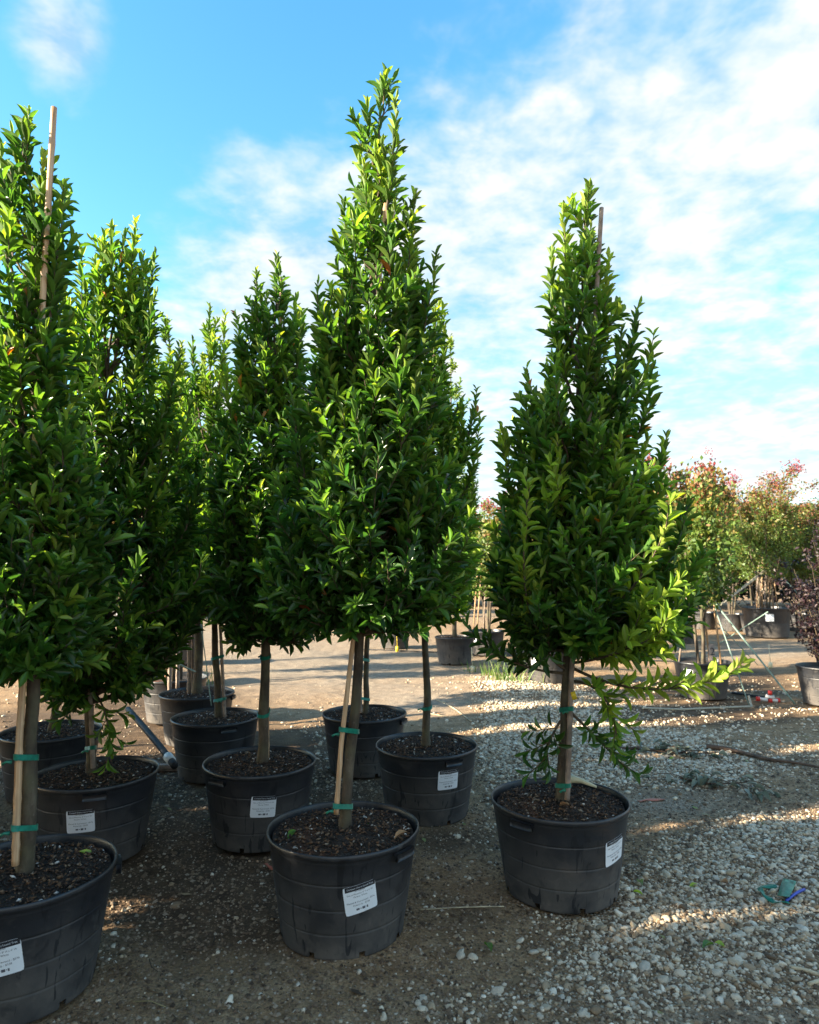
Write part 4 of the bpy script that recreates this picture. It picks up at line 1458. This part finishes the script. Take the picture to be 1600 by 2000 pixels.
def ribbon(mb, P, w, a=0.0, thick=.0015, roll=.6):
    P = np.asarray(P, float)
    T_ = nrm(np.gradient(P, axis=0))
    side = nrm(np.cross(T_, [0, 0, 1.0]))
    up = np.cross(side, T_)
    n = len(P)
    ro = roll * np.sin(np.arange(n) * 1.1)
    s = side * np.cos(ro)[:, None] + up * np.sin(ro)[:, None]
    u = np.cross(s, T_)
    V = np.concatenate([P - s * w / 2, P + s * w / 2, P + s * w / 2 + u * thick, P - s * w / 2 + u * thick])
    Q = []
    for i in range(n - 1):
        for b0, b1 in ((0, 1), (1, 2), (2, 3), (3, 0)):
            Q.append([b0 * n + i, b0 * n + i + 1, b1 * n + i + 1, b1 * n + i])
    mb.add(V, (), Q, a)


# green tape with a blue end on the gravel at right
root = thing('tape_scrap', gp(1520, 1750), 'crumpled green tape scrap with a blue end lying on the gravel', 'tape scrap')
o0 = np.array(root.location)
mb = MB()
ribbon(mb, curve_on_ground([(1520, 1735), (1483, 1738), (1492, 1752), (1512, 1764), (1540, 1763)], 16, .016) - o0, .022)
mb.build('tape_loop', M['tie'], root)
mb = MB()
ribbon(mb, curve_on_ground([(1544, 1733), (1537, 1748), (1531, 1760)], 6, .03) - o0, .05, roll=.2)
mb.build('tape_flap', M['tie'], root)
mb = MB()
mb.tube(curve_on_ground([(1536, 1763), (1555, 1752), (1572, 1745)], 6, .02) - o0, .006, 6)
mb.build('blue_end', M['blue'], root)
mb = MB()
ribbon(mb, curve_on_ground([(1248, 1566), (1262, 1563), (1278, 1561), (1297, 1558)], 8, .008), .03, roll=.25)
tag(mb.build('plastic_strip', M['salmon']), 'faded orange plastic strip on bare dirt right of the rightmost pot', 'plastic strip')
mb = MB()
ribbon(mb, curve_on_ground([(519, 1683), (527, 1690), (535, 1696)], 6, .012), .022, roll=.5)
tag(mb.build('plastic_strip', M['salmon']), 'red orange plastic scrap on dark soil left of the front centre pot', 'plastic strip')
litter_tube('fallen_branch', curve_on_ground([(1380, 1462), (1420, 1466), (1455, 1474), (1500, 1487), (1560, 1495), (1620, 1506)], 24, .02), np.linspace(.022, .008, 24), 'stick', 'long brown bare branch lying across the gravel towards the right edge', 'fallen branch', 7)
litter_tube('fallen_branch', curve_on_ground([(1195, 1470), (1240, 1468), (1290, 1470), (1325, 1468)], 16, .015), np.linspace(.014, .007, 16), 'stick', 'dark bare branch lying on the gravel behind the rightmost pot', 'fallen branch', 7)
litter_tube('stick', curve_on_ground([(820, 1777), (890, 1779), (950, 1778), (985, 1777)], 16, .006), .003, 'straw', 'thin pale twig on the dirt between the two front pots', 'twig')
litter_tube('stick', curve_on_ground([(1545, 1893), (1572, 1898), (1605, 1905)], 8, .01), .007, 'straw', 'pale dry stick on the gravel at the lower right edge', 'stick')
litter_tube('stick', curve_on_ground([(1580, 1925), (1605, 1916)], 5, .01), .007, 'straw', 'short pale stick just below the other at the lower right edge', 'stick')
litter_tube('stick', curve_on_ground([(850, 1365), (885, 1385), (920, 1410)], 8, .008), .005, 'straw', 'pale stick lying across the sunny track behind the right centre pot', 'stick')
litter_tube('stick', curve_on_ground([(838, 1393), (870, 1400), (890, 1404)], 8, .008), .004, 'straw', 'short pale stick lying near the slim bare trunk', 'stick')
litter_tube('hose', curve_on_ground([(1255, 1384), (1330, 1386), (1400, 1384), (1470, 1380)], 20, .012), .011, 'twine', 'pale thin hose lying on the ground in front of the nearest crape myrtle', 'hose')
litter_tube('hose', curve_on_ground([(1430, 1352), (1460, 1358), (1500, 1362)], 10, .015), .014, 'pipe', 'black irrigation hose leading to the red and white fittings', 'hose')

# small dry litter: bits of twig and brown leaf, uncountable
r = np.random.RandomState(64)
mb = MB()
for k in range(420):
    y_ = 2.0 + 4.9 * r.rand() ** 1.2
    x_ = (r.rand() - .5) * 2 * (.62 * y_ + .2)
    if any(math.hypot(x_ - a, y_ - b) < R_BASE + .03 for a, b in POTS_XY):
        continue
    z_ = gz(x_, y_) + .007
    a_ = r.rand() * 6.283
    if r.rand() < .55:
        L_ = .015 + .06 * r.rand() ** 2
        d_ = np.array([math.cos(a_), math.sin(a_), .1 * r.randn()])
        q_ = np.array([x_, y_, z_])
        mb.tube([q_ - d_ * L_, q_ + np.array([r.randn(), r.randn(), .3]) * L_ * .15, q_ + d_ * L_], .0013 + .0012 * r.rand(), 4, a=r.rand())
    else:
        L_ = .012 + .022 * r.rand()
        d_ = np.array([math.cos(a_), math.sin(a_), 0]) * L_
        s_ = np.array([-d_[1], d_[0], 0]) * .35
        q_ = np.array([x_, y_, z_])
        mb.add([q_ - d_, q_ + s_ + [0, 0, .004 * r.rand()], q_ + d_ + [0, 0, .008 * r.rand()], q_ - s_ + [0, 0, .004 * r.rand()]], [[0, 2, 1], [0, 3, 2]], (), r.rand())
m, t, b = material('dry_litter')
t.put(b, 'Base Color', t.ramp(t.attr('tint'), [(0.0, (0.03, 0.018, 0.010)), (0.5, (0.13, 0.075, 0.035)), (0.85, (0.30, 0.21, 0.11)), (1.0, (0.20, 0.24, 0.06))]))
b.inputs['Roughness'].default_value = 0.8
lt_ = mb.build('litter', m, None, 'stuff', smooth=False)
lt_['label'] = 'scattered bits of dry twig and brown leaf on the yard'
lt_['category'] = 'litter'

litter_tube('drip_hose', curve_on_ground([(1000, 1296), (1120, 1288), (1260, 1290), (1420, 1296)], 24, .012), .011, 'pipe', 'black drip hose along the foot of the background pots', 'hose')
litter_tube('drip_hose', curve_on_ground([(700, 1268), (800, 1272), (930, 1276), (1010, 1268)], 20, .012), .012, 'pipe', 'black drip hose behind the track under the tall centre crown', 'hose')
# wilted cut branches
def wilted(label, cx, cy, w, h, n, seed):
    r = np.random.RandomState(seed)
    g0 = np.array(gp(cx, cy, 0))
    root = thing('cut_branch', g0, label, 'cut branch')
    mb = MB()
    P = curve_on_ground([(cx - w, cy - h * .3), (cx, cy + h * .1), (cx + w, cy - h * .1)], 12, .03) - g0
    mb.tube(P, np.linspace(.008, .003, 12), 6)
    tw = [P]
    for k in range(7):
        q = P[1 + int(10 * r.rand())]
        dv = np.array([r.randn(), r.randn(), .12 * r.rand()])
        e = q + nrm(dv) * (.12 + .15 * r.rand())
        Pt = bez(q, (q + e) / 2 + [0, 0, .05], e, 6)
        mb.tube(Pt, .003, 5)
        tw.append(Pt)
    mb.build('stem', M['stick'], root)
    tv, tt, tq = leaf_template((.14, .36, .62, .84), (.34, .82, 1.0, .62), .7, .45)
    mes = [mesh_np('leaf', tv, [tt, tq], {'tint': np.full(len(tv), q)}, True, [M['wilt']]) for q in (.1, .45, .9)]
    for k in range(n):
        Pt = tw[r.randint(len(tw))]
        q = Pt[r.randint(len(Pt))] + r.randn(3) * [.03, .03, 0]
        q[2] = max(.012, abs(r.randn()) * .03 + .012)
        Tn = nrm(np.array([r.randn(), r.randn(), .25 * r.randn()]))
        Nn = nrm(np.array([.5 * r.randn(), .5 * r.randn(), 1.0]))
        Nn = nrm(Nn - Tn * Nn.dot(Tn))
        B = np.cross(Nn, Tn)
        L = .05 + .04 * r.rand()
        o = bpy.data.objects.new('leaf', mes[k % 3])
        COL.objects.link(o)
        o.parent = root
        mt = Matrix.Identity(4)
        for c_ in range(3):
            mt[c_][0], mt[c_][1], mt[c_][2], mt[c_][3] = Tn[c_] * L, B[c_] * L * .5, Nn[c_] * L, q[c_]
        o.matrix_basis = mt


wilted('wilted grey green cut branch on the gravel, nearer and larger of the two heaps', 1395, 1534, 66, 22, 60, 401)
wilted('wilted leafy branch lying beside the long brown branch, farther of the two heaps', 1335, 1478, 80, 16, 48, 402)

# fallen leaves
r = np.random.RandomState(19)
fl_me = []
M['dry'] = leaf_material('dry_leaf', [(0.0, (0.22, 0.12, 0.05)), (1.0, (0.34, 0.20, 0.09))], 0.1, 0.7)
for q, cs_ in ((.5, 'leaf'), (.84, 'leaf'), (.9, 'dry')):
    tv, tt, tq = leaf_template((.14, .36, .62, .84), (.34, .82, 1.0, .62), .5, .25)
    fl_me.append(mesh_np('fallen_leaf', tv, [tt, tq], {'tint': np.full(len(tv), q)}, True, [M[cs_]]))
FALLEN = [(1255, 1730, 0, 'green fallen leaf on the gravel right of the rightmost pot'), (1372, 1855, 0, 'green fallen leaf on the gravel at lower right'), (1395, 1842, 1, 'small yellow green fallen leaf just above the lower right green one'), (1362, 1725, 1, 'small yellow leaf on the gravel left of the tape scrap'),
          (1407, 1726, 2, 'small rust brown leaf on the gravel left of the tape scrap'), (1318, 1487, 1, 'bright yellow leaf beside the wilted branches'), (1256, 1750, 1, 'tiny yellow leaf on the gravel at the foot of the rightmost pot'), (860, 1395, 2, 'brown leaf on the track behind the right centre pot'), (960, 1870, 0, 'green leaf on the dirt below the front centre pot')]
for px, py, k, lb in FALLEN:
    g0 = gp(px, py, .018)
    o = link('fallen_leaf', fl_me[k], None, None, g0)
    L = .065 if k != 1 else .045
    o.scale = (L, L * .42, L)
    o.rotation_euler = (r.randn() * .3, r.randn() * .25, r.rand() * 6.28)
    tag(o, lb, 'leaf')
# leaves lying in the pots
for key, dx, dy, k, lb in (('A', -.19, -.03, 0, 'green leaf standing in the soil on the left of the front centre pot'), ('A', .10, .05, 0, 'green leaf on the soil right of the trunk in the front centre pot'), ('A', .21, -.13, 2, 'curled tan brown leaf on the soil at the right of the front centre pot'), ('F', .12, .16, 1, 'yellow green leaf on the soil at the back of the near left pot'), ('R', -.02, -.09, 2, 'brown leaf on the soil in front of the trunk in the rightmost pot')):
    b0 = T[key].location
    o = link('fallen_leaf', fl_me[k], None, None, (b0.x + dx, b0.y + dy, .392))
    o.scale = (.06, .026, .06)
    o.rotation_euler = (.6 * r.randn(), .5 * r.randn(), r.rand() * 6.28)
    tag(o, lb, 'leaf')

# pale green stem scrap on the back rim of the rightmost pot
b0 = T['R'].location
mb = MB()
mb.tube(np.array([[.06, .19, .412], [.11, .20, .425], [.15, .19, .418], [.21, .15, .402]]) + [b0.x, b0.y, 0], [.012, .020, .012, .006], 7)
tag(mb.build('plant_stub', M['cream']), 'pale yellow green plant stub on the back rim of the rightmost pot', 'plant scrap')

# pipe with white coupling behind the left pots
p0, p1, p2 = np.array(at_y(250, 1385, 5.0)[:]), np.array(at_y(300, 1440, 4.55)[:]), np.array(at_y(333, 1484, 4.3)[:])
root = thing('irrigation_pipe', p2, 'black irrigation pipe with a white coupling slanting down behind the left pots', 'pipe')
mb = MB()
mb.tube(bez(p0, p1, p2, 10) - p2, .02, 10)
mb.build('pipe', M['pipe'], root)
dv = nrm(p2 - p1)
mb = MB()
mb.tube([-dv * .05, dv * .02], .028, 12)
mb.build('coupling', M['white'], root)
mb = MB()
mb.tube([dv * .02, dv * .08], .022, 10)
mb.build('pipe_end', M['pipe'], root)
# plank beside it
mb = MB()
q = np.array(gp(325, 1500, .03))
mb.box(q, (.30, .05, .04))
tag(mb.build('wood_plank', M['grey_stake']), 'short grey plank on the soil beside the white pipe coupling', 'plank')

# irrigation fittings, right
g0 = np.array(gp(1500, 1368, 0))
root = thing('valve_fitting', g0, 'red and white plastic irrigation fittings lying on the dark soil', 'irrigation fitting')
for k, (dx, dz, col, L) in enumerate(((-.06, .03, 'white', .09), (.02, .055, 'white', .08), (.06, .02, 'white', .07))):
    mb = MB()
    mb.tube([[dx - L / 2, 0, dz + .012], [dx - L / 6, -.01, dz], [dx + L / 2, -.02, dz - .004]], [.021, .017, .02], 10)
    mb.build('pipe_joint', M[col], root)
for k, (dx, dz) in enumerate(((-.115, .035), (.02, .10), (.02, .015), (.105, .018))):
    mb = MB()
    mb.tube([[dx - .015, 0, dz], [dx + .02, -.02, dz]], .024, 10)
    mb.build('cap', M['red'], root)

# hanging yellow tag on the rightmost tree's string, and two emitters
by = T['R'].location.y
a_, b_ = np.array(at_y(1114, 1322, by - .06)[:]), np.array(at_y(1119, 1350, by - .06)[:])
root = thing('hanging_tag', b_, 'yellow plastic tag hanging on a string from the rightmost trunk', 'tag')
mb = MB()
mb.tube([a_ - b_, [0, 0, 0]], .0015, 5)
mb.build('string', M['twine'], root)
mb = MB()
mb.box((.004, 0, -.02), (.022, .006, .036), Matrix.Rotation(-.3, 3, 'Y'))
mb.build('tag_plate', M['yellow'], root)
for (px, py, mt, lb) in ((776, 1272, 'yellow', 'yellow drip emitter stake beside the blue black pot in the background'), (923, 1311, 'cream', 'cream drip emitter stake beside the tagged pot in the background'), (1418, 1240, 'cream', 'cream emitter stake near the far track on the right'), (1505, 1302, 'cream', 'cream emitter stake at the foot of the green guy rope'), (668, 1238, 'yellow', 'small yellow emitter hanging under the tall centre crown')):
    g0 = np.array(gp(px, py, 0))
    mb = MB()
    mb.tube(g0 + np.array([[0, 0, 0], [0, 0, .05], [.004, 0, .09]]), [.028, .030, .026], 8)
    mb.tube(g0 + np.array([[0, 0, .085], [-.01, 0, .35]]), .004, 5)
    tag(mb.build('emitter_stake', M[mt]), lb, 'emitter')

# ropes and canes ---------------------------------------------------------
def rope(a, b, rad, mat, label, sag=.0, cat='rope', group=None, name='guy_rope'):
    a, b = np.array(a[:]), np.array(b[:])
    P = bez(a, (a + b) / 2 - [0, 0, sag], b, 12)
    mb = MB()
    mb.tube(P, rad, 6)
    return tag(mb.build(name, M[mat]), label, cat, group)


yn = mx(1392, 1368)[1] + .25
rope(at_y(1394, 1174, yn), gp(1553, 1372, 0), .011, 'rope', 'thick pale green guy rope slanting down right from the nearest crape myrtle')
rope(at_y(1394, 1180, yn), gp(1463, 1372, 0), .007, 'rope', 'green guy rope falling steeply from the nearest crape myrtle to the white peg')
rope(gp(1463, 1372, .1), gp(1468, 1376, 0), .012, 'twine', 'white frayed rope end at the foot of the steep guy rope', name='rope_end')
yb = mx(1518, 1246)[1] + .2
rope(at_y(1500, 1108, yb), at_y(1395, 1190, yb - .6), .012, 'twine', 'pale rope running left from the top of the cane bundle')
rope(at_y(1500, 1112, yb), at_y(1408, 1182, yb - .9), .011, 'twine', 'second pale rope running left from the cane bundle, just below the first')
rope(at_y(1508, 1106, yb), at_y(1592, 1195, yb - .5), .013, 'rope', 'pale green rope running down right from the cane bundle top')
rope(at_y(1490, 1150, yb), gp(1455, 1225, 0), .010, 'twine', 'pale rope from the middle of the cane bundle down to the far track')
rope(at_y(1398, 1130, 12), gp(1470, 1215, 0), .009, 'twine', 'thin pale rope crossing behind the nearest crape myrtle to the far ground')
rope(at_y(1400, 1150, 12), gp(1452, 1208, 0), .009, 'twine', 'thinner pale rope crossing just left of the other behind the nearest crape myrtle')
rope(at_y(1400, 1215, 9.5), gp(1480, 1296, 0), .006, 'rope', 'thin green rope falling to the grey track right of the nearest crape myrtle')
rope(at_y(1500, 1195, 11.0), gp(1402, 1258, 0), .008, 'rope', 'grey green rope slanting down left across the grey track')
# twine at the left
rope(at_y(308, 1272, 5.3), at_y(382, 1312, 5.85), .007, 'rope', 'pale twine tied to the thick dark trunk on the left', .02)
rope(at_y(393, 1220, 5.4), at_y(413, 1378, 5.2), .004, 'rope', 'thin green string hanging between the two dark trunks on the left')
# orange ribbon on left stake
yl = mx(262, 1345)[1] + .2
mb = MB()
P = np.array([at_y(px, py, yl - .15)[:] for px, py in ((338, 1250), (346, 1262), (341, 1275), (337, 1292), (341, 1320))])
ribbon(mb, np.stack([np.interp(np.linspace(0, 4, 14), np.arange(5), P[:, i]) for i in range(3)], 1), .05, roll=.5)
tag(mb.build('marking_ribbon', M['orange']), 'bright orange marking ribbon tied to a stake behind the left pair', 'ribbon')
for (px0, py0, px1, py1, yv, lb) in ((331, 1360, 333, 1215, 6.4, 'grey wooden stake carrying the orange ribbon'), (347, 1345, 349, 1225, 6.45, 'grey wooden stake just right of the orange ribbon'), (369, 1368, 370, 1230, 6.0, 'pale wooden stake just left of the thick dark trunk'), (376, 1368, 377, 1225, 6.05, 'sunlit wooden stake touching the thick dark trunk')):
    mb = MB()
    bamboo(mb, np.array([at_y(px0, py0, yv)[:], at_y(px1, py1, yv)[:]]), .018, .016)
    tag(mb.build('wooden_stake', M['grey_stake']), lb, 'stake')
# post with number beside nearest crape myrtle
yv = yn - .35
root = thing('row_marker', at_y(1392, 1345, yv), 'grey wooden row marker board with the number 2 by the nearest crape myrtle', 'row marker')
o0 = np.array(root.location)
top, bot = np.array(at_y(1390, 1258, yv)[:]) - o0, np.array(at_y(1393, 1362, yv)[:]) - o0
mb = MB()
mb.box((top + bot) / 2, (.058, .02, float(np.linalg.norm(top - bot))))
mb.build('board', M['grey_stake'], root)
tv_, tf_ = text_mesh('2', .115)
c2 = np.array(at_y(1391, 1279, yv)[:]) - o0
link('number', mesh_np('number', np.stack([tv_[:, 0] + c2[0], np.full(len(tv_), c2[1] - .013), tv_[:, 1] + c2[2]], 1), [tri_fan(tf_)], None, False, [M['ink']]), root)

# weeds -------------------------------------------------------------------
def weed(px, py, n, h, spread, label, seed):
    r = np.random.RandomState(seed)
    g0 = np.array(gp(px, py, 0))
    mb = MB()
    for k in range(n):
        o_ = r.randn(3) * [spread, spread * .6, 0]
        lean = r.randn(3) * [.35, .35, 0]
        hh = h * (.5 + .6 * r.rand())
        c_ = [o_, o_ + [0, 0, hh * .5] + lean * hh * .2, o_ + [0, 0, hh] + lean * hh]
        P = bez(*c_, 5)
        w = np.array([.006, .006, .005, .003, .0005])
        sd = nrm(np.array([r.randn(), r.randn(), 0]))
        V = np.concatenate([P - sd * w[:, None], P + sd * w[:, None]])
        mb.add(V, (), [[i, i + 1, i + 6, i + 5] for i in range(4)], r.rand())
    o = mb.build('weed_clump', M['grass'], None)
    o.location = g0
    return tag(o, label, 'weeds', 'weeds along the gravel edge')


for i, (px, py, n, h, s) in enumerate(((985, 1332, 40, .30, .10), (1010, 1340, 24, .22, .12), (958, 1320, 24, .2, .08), (868, 1285, 14, .25, .05), (925, 1310, 18, .16, .1), (405, 1330, 16, .25, .05))):
    weed(px, py, n, h, s, ['tallest clump of green weeds at the gravel edge left of the rightmost tree', 'low weeds just right of the tallest clump', 'low weeds just left of the tallest clump', 'pale green weed beside the background pots', 'short weeds near the cream emitter stake', 'yellowish weed beside the thick dark trunk'][i], 500 + i)
